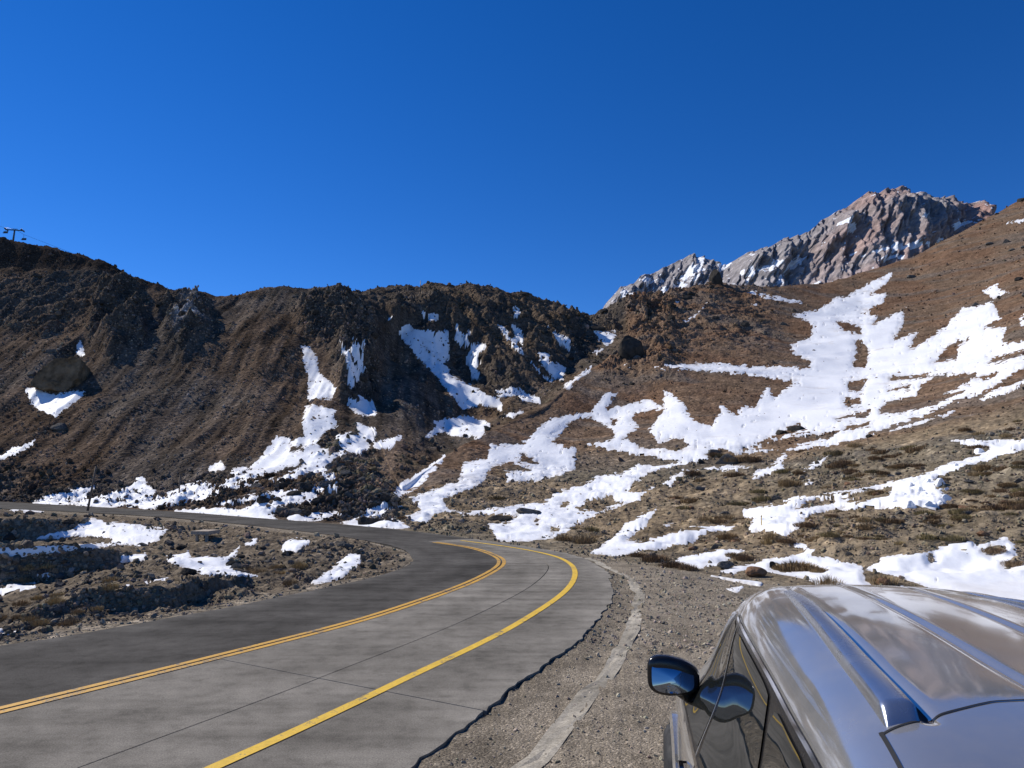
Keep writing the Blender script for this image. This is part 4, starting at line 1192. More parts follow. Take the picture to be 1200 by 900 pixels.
def scatter(weight, n, lo, hi_, hmin, hmax, kinds, what, where, group):
    for j, k in enumerate(pick(weight, n)):
        w = random.uniform(lo, hi_); kd = random.choice(kinds)
        a, c, e = look(k, w, lo, hi_, kd)
        boulder(PXf.ravel()[k], PYf.ravel()[k], w, w * random.uniform(hmin, hmax), kd, '%s %s %s %s%s' % (a, c, what, where, e), group, j)
scatter((w_gully + 0.3 * (1 - w_right) * sstep(9.05, 9.4, SS) * (1 - sstep(10.8, 11.6, SS)) * (PX > 280)) * (SS < 12.6) * (SNOWD < 2) * (SS > 9.1) * (dist_out > 1.5), 70, 9, 20, 0.5, 0.8, 'ggdd', 'boulder', 'in the gully behind the far road', 'boulders lying in the gully by the far road')
scatter(w_rav * (SS > 2.5) * (SS < 7.2) * (dist_out > 1.2) * (SNOWD < 1), 46, 8, 19, 0.45, 0.7, 'gggd', 'boulder', 'on the ravine floor inside the bend', 'boulders on the ravine floor')
scatter(w_right * sstep(9.05, 9.3, SS) * (SS < 11.4) * (SNOWD < -3) * (1 - ((PX > 930) & (PY > 690))), 34, 8, 15, 0.45, 0.65, 'ggo', 'stone', 'sunk in the lower right slope', 'stones on the lower right slope')
scatter(w_crag * (SNOWD < 0) + 0.5 * w_mid * (SNOWD < 0), 40, 8, 15, 0.6, 0.9, 'd', 'rock block', 'jutting from the crags of the left skyline', 'blocks jutting from the crags')
scatter(((w_right > 0.9) & (SS > 11.5) & (SNOWD < 0)) * (0.1 + w_spurtop + w_jag + 0.6 * sstep(1050, 1150, PX) * sstep(15.2, 16, SS)) * 1.0, 40, 5, 12, 0.5, 0.9, 'dg', 'rock', 'on the upper brown slope under the far mountain', 'rocks on the upper right slope')
# broken blocks of snow at the side of the long tongue
for (x, y) in [(1105, 564), (1110, 571), (1103, 575), (1099, 583), (1112, 583), (1090, 590), (1075, 588), (1062, 580), (1080, 574), (1070, 568), (1088, 566), (1050, 588), (1085, 580), (1096, 592), (1068, 592), (1150, 529), (1122, 545), (1106, 590)]:
    w = random.uniform(6, 13)
    o = boulder(x, y, w, w * random.uniform(0.6, 0.9), 'g', ('small' if w < 9 else 'larger') + ' broken block of snow beside the long snow tongue', 'broken blocks of snow', random.randrange(4), me=random.choice(SNOWB), name='snow_block')
    o['category'] = 'snow block'

# ------------------------------------------------------------------ dry bushes and tussocks
def grass_mat(name, c0, c1):
    m, nt, b = new_mat(name, 0.9)
    b.inputs['Specular IOR Level'].default_value = 0.0
    at = N(nt, 'ShaderNodeAttribute', attribute_name='shade')
    oi = nt.nodes.new('ShaderNodeObjectInfo')
    c = ramp(nt, at.outputs['Fac'], [(0.0, c0), (1.0, c1)])
    c = mixc(nt, 'MULTIPLY', 1.0, c, ramp(nt, oi.outputs['Random'], [(0, (0.75, 0.72, 0.7)), (0.5, (1, 1, 1)), (1, (1.2, 1.22, 1.05))]))
    nt.links.new(c, b.inputs['Base Color'])
    return m
M_DRY = grass_mat('dry_grass', (0.20, 0.14, 0.075), (0.46, 0.34, 0.19))
M_BUSH = grass_mat('brown_bush', (0.13, 0.088, 0.054), (0.33, 0.225, 0.135))
M_OLIV = grass_mat('olive_bush', (0.13, 0.105, 0.056), (0.34, 0.27, 0.15))

def tuft_mesh(seed, mat, blades, tall, spread, width):
    rg = np.random.default_rng(seed)
    V, Fs, S = [], [], []
    for k in range(blades):
        a = rg.uniform(0, 2 * math.pi); r = spread * math.sqrt(rg.uniform()) 
        bx, by = r * math.cos(a), r * math.sin(a)
        l = tall * rg.uniform(0.55, 1.1) * (1 - 0.45 * r / spread)
        lean = rg.uniform(0.1, 0.9) * (0.4 + r / spread)
        a2 = a + rg.normal() * 0.7
        dx, dy = math.cos(a2) * lean * l, math.sin(a2) * lean * l
        tx, ty = -math.sin(a2) * width, math.cos(a2) * width
        i0 = len(V); sh = rg.uniform()
        V += [(bx - tx, by - ty, -0.05), (bx + tx, by + ty, -0.05), (bx + dx * .4 + tx * .8, by + dy * .4 + ty * .8, l * .62), (bx + dx * .4 - tx * .8, by + dy * .4 - ty * .8, l * .62), (bx + dx, by + dy, l * (1 - 0.25 * lean))]
        S += [sh * 0.5, sh * 0.5, sh, sh, sh]
        Fs += [(i0, i0 + 1, i0 + 2, i0 + 3), (i0 + 3, i0 + 2, i0 + 4)]
    me = bpy.data.meshes.new('tussock'); me.from_pydata(V, [], Fs)
    at = me.attributes.new('shade', 'FLOAT', 'POINT'); at.data.foreach_set('value', S)
    me.materials.append(mat)
    return me
T_DRY = [tuft_mesh(s, M_DRY, 330, 0.85, 0.85, 0.013) for s in (1, 2)]
T_BUSH = [tuft_mesh(s, M_BUSH, 460, 0.62, 0.95, 0.018) for s in (3, 4, 5)]
T_OLIV = [tuft_mesh(s, M_OLIV, 420, 0.6, 0.95, 0.017) for s in (6, 7)]

def tuft(px, py, wpx, kind, label, group, need=None):
    p = at_px(px, py, need)
    o = bpy.data.objects.new({'b': 'dry_bush', 'd': 'grass_tussock', 'o': 'low_shrub'}[kind], random.choice({'b': T_BUSH, 'd': T_DRY, 'o': T_OLIV}[kind]))
    COL.objects.link(o)
    s = wpx * 0.5 * p.y / F
    o.scale = (s, s * random.uniform(0.8, 1.1), s * random.uniform(0.85, 1.25))
    o.rotation_euler = (0, 0, random.uniform(0, 6.28)); o.location = p
    return tag(o, label, {'b': 'bush', 'd': 'grass', 'o': 'shrub'}[kind], group)

for (x, y, w) in [(768, 658, 40), (790, 664, 34), (748, 652, 26), (806, 668, 26), (873, 655, 26), (858, 652, 20)]:
    tuft(x, y, w, 'b', 'brown bush on the outer verge beside the gravel pull-off', 'brown bushes along the verge')
for (x, y, w) in [(935, 668, 46), (960, 670, 22), (918, 667, 24)]:
    tuft(x, y, w, 'b', 'dark low bush in the snow patch in front of the car', 'bushes in the snow in front of the car')
tuft(1166, 648, 26, 'b', 'dark bush poking out of the wide snow bank, clear of its edge', None)
tuft(1190, 662, 30, 'b', 'dark bush at the edge of the wide snow bank', None)
tuft(1168, 597, 40, 'b', 'broad dark brown bush alone on the bare slope above the wide snow bank', None)
tuft(970, 688, 36, 'd', 'straw-coloured tussock right before the car roof', None)
tuft(1035, 684, 40, 'd', 'straw-coloured tussock at the tip of the wide snow bank', None)
tuft(685, 637, 34, 'd', 'yellowish tussock above the outer road edge', 'tussocks above the outer road edge')
tuft(660, 634, 24, 'd', 'yellowish tussock above the outer road edge', 'tussocks above the outer road edge')
tuft(700, 633, 22, 'd', 'yellowish tussock above the outer road edge', 'tussocks above the outer road edge')
kk = pick(w_right * sstep(9.05, 9.5, SS) * (SS < 12.3) * (SNOWD < -2) * (0.15 + sstep(0, 0.4, fbm2(TX / 9, TY / 6, 2, 0.5, 171))) * (sstep(760, 860, PX) + 0.25) * (1 - ((PX > 930) & (PY > 692))), 190)
for k in kk:
    kind = random.choice('bbod')
    big_ = 1.0 if PYf.ravel()[k] > 520 else 0.65
    w = random.uniform(11, 27) * big_
    size = 'small' if w < 12 else ('middle-sized' if w < 19 else 'large')
    edge = ' close to a snow patch' if SNOWD.ravel()[k] > -9 else (' high above the car' if SS.ravel()[k] > 11 else '')
    tuft(PXf.ravel()[k], PYf.ravel()[k], w, kind,
         size + {'b': ' brown cushion bush on the lower right slope', 'd': ' straw tussock on the lower right slope', 'o': ' olive-brown shrub on the lower right slope'}[kind] + edge,
         {'b': 'cushion bushes on the right slope', 'd': 'straw tussocks on the right slope', 'o': 'olive shrubs on the right slope'}[kind])
kk = pick(w_rav * (SS > 1.6) * (SS < 4.6) * (dist_out > 0.8) * (SNOWD < 0) * (0.1 + sstep(0, 0.4, pn2(TX / 3, TY / 3, 175))), 34)
for k in kk:
    tuft(PXf.ravel()[k], PYf.ravel()[k], random.uniform(10, 24), random.choice('dd'), 'rusty dry tussock on the near bank of the ravine', 'dry tussocks in the ravine')
kk = pick(w_gully * (SS < 11.5) * (SNOWD < 0), 14)
for k in kk:
    tuft(PXf.ravel()[k], PYf.ravel()[k], random.uniform(8, 14), 'o', 'low olive shrub among the gully boulders', 'shrubs among the gully boulders')

# ------------------------------------------------------------------ poles, ski lift, stake, culvert
def plain(name, col, rough=0.7, metal=0.0):
    m, nt, b = new_mat(name, rough)
    n = noise(nt, nt.nodes.new('ShaderNodeTexCoord').outputs['Object'], 9, 4, 0.6)
    c = mixc(nt, 'MULTIPLY', 1.0, col, ramp(nt, n, [(0.3, 0.75), (0.7, 1.2)]))
    nt.links.new(c, b.inputs['Base Color']); b.inputs['Metallic'].default_value = metal
    return m
M_WOOD = plain('weathered_wood', (0.17, 0.12, 0.08), 0.85)
M_STEEL = plain('dark_steel', (0.07, 0.075, 0.08), 0.5)
M_STAKE = plain('stake_yellow', (0.75, 0.48, 0.06), 0.6)
M_CULV = plain('culvert_concrete', (0.36, 0.29, 0.21), 0.9)

def pole(px, pyb, pyt, lean, r, label, cross=None, need=None, name='utility_pole', mat=M_WOOD):
    p = at_px(px, pyb, need)
    h = (pyb - pyt) * p.y / F
    e = empty(name, p)
    V, Fs = [], []
    top = (lean * h, 0.0, h)
    tube(V, Fs, (0, 0, -0.4), top, r, r * 0.75, 10)
    mesh_py('post', V, Fs, mat, e, True)
    if cross:
        V, Fs = [], []
        box(V, Fs, (lean * h * 0.93, 0, h * 0.93), (cross, r * 1.2, r * 1.6))
        mesh_py('crossarm', V, Fs, mat, e)
    for zz in (0.15, 0.55):
        V, Fs = [], []
        tube(V, Fs, (lean * h * zz - r * 0.03, 0, h * zz), (lean * h * (zz + 0.02), 0, h * (zz + 0.02)), r * 1.12, r * 1.12, 10)
        mesh_py('band', V, Fs, M_STEEL, e, True)
    return tag(e, label, 'pole')
pole(102, 600, 548, 0.13, 0.085, 'leaning wooden pole on the inner edge of the far road')
pole(210, 583, 557, 0.0, 0.06, 'short dark post behind the far road at the foot of the hill')
crest = SS > 15.6
pole(478, 346, 334, 0.0, 0.16, 'wooden pole with a crossarm on the rocky ridge, the shorter one', 0.9, need=crest)
pole(493, 342, 328, 0.0, 0.14, 'tall thin mast on the rocky ridge skyline', None, need=crest, name='mast', mat=M_STEEL)
pole(540, 341, 331, 0.0, 0.12, 'thin mast with a short crossarm further along the ridge skyline', 0.9, need=crest, name='mast', mat=M_STEEL)

_u, _v = uv(15, 284.5)
lt_p = Vector((float(_u) * 300, 300.0, H + float(_v) * 300))
lh = 16 * lt_p.y / F
lift = empty('chairlift_tower', lt_p, math.radians(12))
V, Fs = [], []; tube(V, Fs, (0, 0, -1), (0.25, 0, lh), 0.42, 0.3, 12); mesh_py('mast', V, Fs, M_STEEL, lift, True)
V, Fs = [], []; box(V, Fs, (0.25, 0, lh), (6.6, 0.35, 0.4)); box(V, Fs, (0.25, 0, lh + 0.5), (2.2, 0.2, 0.2)); mesh_py('crossarm', V, Fs, M_STEEL, lift)
for sx in (-3.0, 3.4):
    V, Fs = [], []
    box(V, Fs, (sx, 0, lh - 0.05), (0.35, 3.4, 0.3))
    s_ = mesh_py('sheave_assembly', V, Fs, M_STEEL, lift)
    for yy in (-1.3, -0.45, 0.45, 1.3):
        V, Fs = [], []; tube(V, Fs, (sx - 0.12, yy, lh + 0.2), (sx + 0.12, yy, lh + 0.2), 0.28, 0.28, 12)
        mesh_py('sheave', V, Fs, M_STEEL, s_, True)
tag(lift, 'ski lift tower with crossarm on the dark skyline of the left hill', 'lift tower')
def chair(px, py, label):
    u, v = uv(px, py)
    Y = lt_p.y + 4
    c = Vector((float(u) * Y, Y, H + float(v) * Y))
    e = empty('lift_chair', c)
    V, Fs = [], []; tube(V, Fs, (0, 0, 0.4), (0, 0, 2.4), 0.06, 0.06, 8); mesh_py('hanger', V, Fs, M_STEEL, e)
    V, Fs = [], []; box(V, Fs, (0, 0, 0), (2.0, 0.6, 0.16)); mesh_py('seat', V, Fs, M_STEEL, e)
    V, Fs = [], []; box(V, Fs, (0, 0.33, 0.5), (2.0, 0.1, 0.8)); mesh_py('backrest', V, Fs, M_STEEL, e)
    tag(e, label, 'lift chair'); return c
ch1 = chair(6, 273, 'empty lift chair hanging on the uphill side of the lift tower')
ch2 = chair(27.5, 281, 'empty lift chair hanging on the downhill side of the lift tower')
V, Fs = [], []
tw = lt_p + Vector((0.25, 0, lh + 0.45))
pts = [ch1 + Vector((-40, 0, 12)), ch1 + Vector((0, 0, 2.4)), tw, ch2 + Vector((0, 0, 2.4)), ch2 + Vector((24, 4, -6.5))]
for a, b_ in zip(pts[:-1], pts[1:]): tube(V, Fs, a, b_, 0.045, 0.045, 6)
tag(mesh_py('lift_cable', V, Fs, M_STEEL), 'thin steel cable running over the ski lift tower', 'cable')

p = at_px(892, 619)
V, Fs = [], []
sk = empty('marker_stake', p)
hs = 13 * p.y / F
tube(V, Fs, (0, 0, -0.2), (0.01, 0, hs), 0.022, 0.018, 8); mesh_py('post', V, Fs, M_STAKE, sk, True)
V, Fs = [], []; tube(V, Fs, (0.0085, 0, hs * 0.84), (0.0095, 0, hs * 0.95), 0.026, 0.026, 8); mesh_py('band', V, Fs, M_WOOD, sk, True)
tag(sk, 'thin yellow stake standing in the snow tongue', 'stake')

# concrete outlet with a slab on two posts where the stream passes under the far road
cp = at_px(234, 636)
w_ = 19 * cp.y / F; hc = 11 * cp.y / F
cu = empty('culvert_outlet', cp, math.radians(-6))
V, Fs = [], []; box(V, Fs, (0, 0.35, hc), (w_ * 1.1, 0.9, 0.13)); mesh_py('deck_slab', V, Fs, M_CULV, cu)
for sx in (-0.2, 0.4):
    V, Fs = [], []; box(V, Fs, (sx * w_, 0.0, hc * 0.5 - 0.2), (0.08, 0.12, hc + 0.25)); mesh_py('post', V, Fs, M_CULV, cu)
V, Fs = [], []; box(V, Fs, (0, 0.9, hc * 0.5 - 0.2), (w_ * 1.08, 0.1, hc + 0.05)); mesh_py('shade_sheet', V, Fs, M_BOULDER_DK, cu)  # dark sheet in place of the shaded hollow under the slab
tag(cu, 'small concrete culvert outlet on two posts under the far road', 'culvert')

# ------------------------------------------------------------------ the parked car (x forward, y left, z up)
def car_paint():
    m, nt, b = new_mat('silver_paint', 0.12)
    b.inputs['Metallic'].default_value = 0.78
    tc = nt.nodes.new('ShaderNodeTexCoord').outputs['Object']
    n1 = noise(nt, tc, 2.2, 5, 0.6)
    fl = noise(nt, tc, 900, 1, 0.5)
    c = mixc(nt, 'MULTIPLY', 0.5, (0.55, 0.55, 0.54), ramp(nt, fl, [(0.3, 0.8), (0.7, 1.15)]))
    nt.links.new(c, b.inputs['Base Color'])
    nt.links.new(ramp(nt, n1, [(0.35, 0.06), (0.75, 0.15)]), b.inputs['Roughness'])
    b.inputs['Coat Weight'].default_value = 0.3
    b.inputs['Coat Roughness'].default_value = 0.03
    # a thin film of road dust, thicker in patches
    df = nt.nodes.new('ShaderNodeBsdfDiffuse'); df.inputs['Color'].default_value = (0.36, 0.33, 0.29, 1)
    nd = noise(nt, tc, 3.1, 6, 0.7)
    ms = nt.nodes.new('ShaderNodeMixShader')
    nt.links.new(ramp(nt, nd, [(0.3, 0.04), (0.5, 0.10), (0.75, 0.24)]), ms.inputs[0])
    nt.links.new(b.outputs[0], ms.inputs[1]); nt.links.new(df.outputs[0], ms.inputs[2])
    nt.links.new(ms.outputs[0], nt.nodes['Material Output'].inputs['Surface'])
    return m
M_PAINT = car_paint()
def glossy(name, col, rough, metal=0.0, ior=1.5):
    m, nt, b = new_mat(name, rough)
    b.inputs['Base Color'].default_value = (*col, 1); b.inputs['Metallic'].default_value = metal
    b.inputs['IOR'].default_value = ior
    n = noise(nt, nt.nodes.new('ShaderNodeTexCoord').outputs['Object'], 6, 4, 0.6)
    nt.links.new(ramp(nt, n, [(0.3, rough * 0.8), (0.7, rough * 1.3 + 0.01)]), b.inputs['Roughness'])
    return m
M_GLASS = glossy('tinted_glass', (0.012, 0.014, 0.014), 0.015, 0, 2.0)
M_BLACK = glossy('black_trim', (0.012, 0.012, 0.013), 0.22)
M_RUBBER = glossy('rubber', (0.014, 0.014, 0.015), 0.75)
M_RAIL = glossy('satin_rail', (0.50, 0.52, 0.55), 0.24, 0.9)
M_CHROME = glossy('chrome', (0.75, 0.75, 0.76), 0.08, 1.0)
M_MIRROR = glossy('mirror_glass', (0.30, 0.35, 0.42), 0.01, 1.0)
M_LAMP = glossy('headlamp_glass', (0.55, 0.56, 0.58), 0.05, 0.5)
M_RED = glossy('tail_lamp', (0.35, 0.012, 0.012), 0.08)
M_SEAM = glossy('panel_gap', (0.004, 0.004, 0.004), 0.7)

YAW = math.radians(-10)
car = empty('car', (1.75, 3.44, 0.0), math.pi / 2 + YAW)
tag(car, 'silver SUV with roof rails and black mirror parked on the gravel pull-off', 'car')

def hermite(xk, yk):
    xk = np.asarray(xk, float); yk = np.asarray(yk, float)
    d = np.gradient(yk, xk)
    s = np.diff(yk) / np.diff(xk)
    for i in range(1, len(xk) - 1):
        if s[i - 1] * s[i] <= 0: d[i] = 0
        else: d[i] = np.sign(s[i]) * min(abs(d[i]), 3 * abs(s[i]), 3 * abs(s[i - 1]))
    def f(x):
        x = np.clip(np.asarray(x, float), xk[0], xk[-1])
        k = np.clip(np.searchsorted(xk, x) - 1, 0, len(xk) - 2)
        h = xk[k + 1] - xk[k]; t = (x - xk[k]) / h
        return ((2 * t ** 3 - 3 * t ** 2 + 1) * yk[k] + (t ** 3 - 2 * t ** 2 + t) * h * d[k] + (-2 * t ** 3 + 3 * t ** 2) * yk[k + 1] + (t ** 3 - t ** 2) * h * d[k + 1])
    return f
f_top = hermite([-2.60, -2.52, -2.40, -2.28, -2.16, -2.04, -1.3, -0.6, -0.1, 0.25, 0.42, 0.8, 1.18, 1.3, 1.8, 2.12, 2.26, 2.32],
                [0.70, 1.00, 1.18, 1.47, 1.72, 1.785, 1.828, 1.845, 1.838, 1.812, 1.77, 1.44, 1.135, 1.10, 1.02, 0.93, 0.80, 0.60])
f_wb = hermite([-2.62, -2.5, -2.2, -1.6, 0, 1.2, 1.8, 2.1, 2.32], [0.72, 0.84, 0.90, 0.925, 0.93, 0.92, 0.88, 0.80, 0.60])
f_wr = hermite([-2.62, -2.4, -2.25, -2.1, -1.4, 0, 0.3, 0.45, 0.8, 1.18, 2.32], [0.72, 0.72, 0.68, 0.65, 0.635, 0.59, 0.56, 0.575, 0.67, 0.77, 0.55])
f_belt = hermite([-2.62, -2.3, -1, 0, 1.0, 1.3, 2.0, 2.32], [1.06, 1.10, 1.07, 1.045, 1.02, 1.0, 0.9, 0.6])

# key heights on a section, indexed 0..9
def section(x):
    x = np.asarray(x, float)
    top = f_top(x); wb = f_wb(x); wr_ = f_wr(x)
    belt = np.minimum(f_belt(x), top - 0.09)
    lowz = np.minimum(0.24, belt - 0.3)
    ks = []
    ks.append((wb - 0.13, lowz))
    ks.append((wb - 0.03, lowz + (belt - lowz) * 0.18))
    ks.append((wb + 0.0, lowz + (belt - lowz) * 0.48))
    ks.append((wb - 0.005, lowz + (belt - lowz) * 0.80))
    ks.append((wb - 0.035, belt))
    tall = np.clip((top - belt - 0.09) / 0.5, 0, 1)
    ez = top - 0.03 - 0.135 * tall
    y5 = wb - 0.05; y7 = np.minimum(wr_, wb - 0.06)
    ks.append((y5 + (y7 - y5) * 0.42, belt + (ez - belt) * 0.5))
    ks.append((y7 + 0.06 * tall + 0.01, ez))
    ks.append((y7 - 0.055, top - 0.040))
    ks.append((y7 * 0.55, top - 0.010))
    ks.append((y7 * 0.0, top))
    return np.array([k[0] * np.ones_like(x) for k in ks]), np.array([k[1] * np.ones_like(x) for k in ks])

def groove(x, y):
    """pressed channels of the roof panel"""
    g = 0
    for c in (-0.145, 0.145):
        g = g + np.exp(-((np.abs(y) - abs(c)) / 0.017) ** 2) * 0.5
    lim = sstep(-1.75, -1.60, x) * (1 - sstep(0.18, 0.28, x))
    side = np.exp(-((np.abs(y) - (0.475 - 0.09 * np.clip((x + 1.84) / 2.06, 0, 1))) / 0.020) ** 2) * sstep(-1.86, -1.78, x) * (1 - sstep(0.2, 0.3, x))
    step = 0.006 * sstep(0.13, 0.16, np.abs(y)) * lim * 0
    return -0.011 * g * lim - 0.016 * side - step

def S(x, t):
    """point of the left half body: x along, t in 0..9 up the side to the roof middle"""
    x = np.asarray(x, float); t = np.asarray(t, float)
    Ky, Kz = section(x)
    k = np.clip(np.floor(t).astype(int), 0, 8); f = t - k
    def g(K, j):
        j = np.clip(j, 0, 9)
        return np.take_along_axis(K, j[None], 0)[0]
    y = 0; z = 0
    p0, p1, p2, p3 = k - 1, k, k + 1, k + 2
    out = []
    for K, refl in ((Ky, -1), (Kz, 1)):
        a = g(K, p0); b = g(K, p1); c = g(K, p2); d = g(K, p3)
        d = np.where(k == 8, refl * g(K, np.full_like(k, 8)), d)
        out.append(0.5 * (2 * b + (c - a) * f + (2 * a - 5 * b + 4 * c - d) * f ** 2 + (3 * b - a - 3 * c + d) * f ** 3))
    y, z = out
    z = z + np.where(t > 6.8, groove(x, y), 0)
    return np.stack([x, y, z], -1)

def Snorm(x, t):
    e = 1e-3
    a = S(x + e, t) - S(x - e, t); b = S(x, np.minimum(t + e, 9)) - S(x, np.maximum(t - e, 0))
    n = np.cross(a, b); n /= np.linalg.norm(n, axis=-1)[..., None] + 1e-12
    return n
sgn_n = np.sign(Snorm(np.array([0.0]), np.array([2.0]))[0, 1])

def grid_faces(n, m, flip=False):
    i = np.arange(n - 1)[:, None] * m + np.arange(m - 1)[None, :]
    q = np.stack([i, i + 1, i + m + 1, i + m], -1).reshape(-1, 4)
    return q[:, ::-1] if flip else q

# body shell, both sides
xs = np.unique(np.concatenate([np.linspace(-2.62, 2.32, 160), np.linspace(-2.2, -1.8, 40), np.linspace(0.1, 0.5, 24)]))
ts = np.concatenate([np.linspace(0, 6, 46)[:-1], np.linspace(6, 7, 12)[:-1], np.linspace(7, 9, 110)])
Xg, Tg = np.meshgrid(xs, ts, indexing='ij')
PL = S(Xg, Tg)
PR = PL.copy(); PR[..., 1] *= -1
full = np.concatenate([PL, PR[:, ::-1][:, 1:]], 1)
nB, mB = full.shape[:2]
body_V = full.reshape(-1, 3); body_F = grid_faces(nB, mB, False)
e1 = full[1, 5] - full[0, 5]
# end caps follow
body = mesh_np('body', body_V, body_F, M_PAINT, car)
for r in (0, nB - 1):
    ring = full[r]
    mid = ring.mean(0)
    VV_ = np.vstack([ring, mid[None]])
    Fq = np.array([(k, k + 1, mB) for k in range(mB - 1)] + [(mB - 1, 0, mB)])
    mesh_np('bumper_face', VV_, Fq, M_PAINT, body, smooth=False)
under = np.array([[full[r, 0], full[r, -1]] for r in range(nB)]).reshape(-1, 3)
mesh_np('floor_pan', under, grid_faces(nB, 2), M_RUBBER, car, smooth=False)

def patch(name, c, off, mat, parent, side=1, n=24, m=16, smooth=True, rnd=0.0):
    """four corners in (x,t): lower rear, lower front, upper front, upper rear"""
    a = np.linspace(0, 1, n)[:, None]; b = np.linspace(0, 1, m)[None, :]
    (x0, t0), (x1, t1_), (x2, t2_), (x3, t3) = c
    X = (x0 * (1 - a) + x1 * a) * (1 - b) + (x3 * (1 - a) + x2 * a) * b
    T = (t0 * (1 - a) + t1_ * a) * (1 - b) + (t3 * (1 - a) + t2_ * a) * b
    if rnd:
        # round the corners by pulling them towards the middle
        qa, qb = 2 * a - 1, 2 * b - 1
        k = 1 - rnd * (np.abs(qa) ** 6) * (np.abs(qb) ** 6)
        X = X.mean() + (X - X.mean()) * k; T = T.mean() + (T - T.mean()) * k
    P = S(X, T) + Snorm(X, T) * off * sgn_n
    P[..., 1] *= side
    return mesh_np(name, P.reshape(-1, 3), grid_faces(n, m, side < 0), mat, parent, smooth)

def seam(name, pts, w, off, mat, parent, side=1, n=40):
    pts = np.array(pts, float)
    L = np.concatenate([[0], np.cumsum(np.hypot(np.diff(pts[:, 0]), np.diff(pts[:, 1]) * 0.15))])
    s = np.linspace(0, L[-1], n)
    x = np.interp(s, L, pts[:, 0]); t = np.interp(s, L, pts[:, 1])
    P = S(x, t); Nn = Snorm(x, t) * sgn_n
    d = np.gradient(P, axis=0); d /= np.linalg.norm(d, axis=1)[:, None] + 1e-9
    b = np.cross(d, Nn); b /= np.linalg.norm(b, axis=1)[:, None] + 1e-9
    P0 = P + b * w / 2 + Nn * off; P1 = P - b * w / 2 + Nn * off
    V = np.stack([P0, P1], 1); V[..., 1] *= side
    return mesh_np(name, V.reshape(-1, 3), grid_faces(n, 2, side < 0), mat, parent, True)

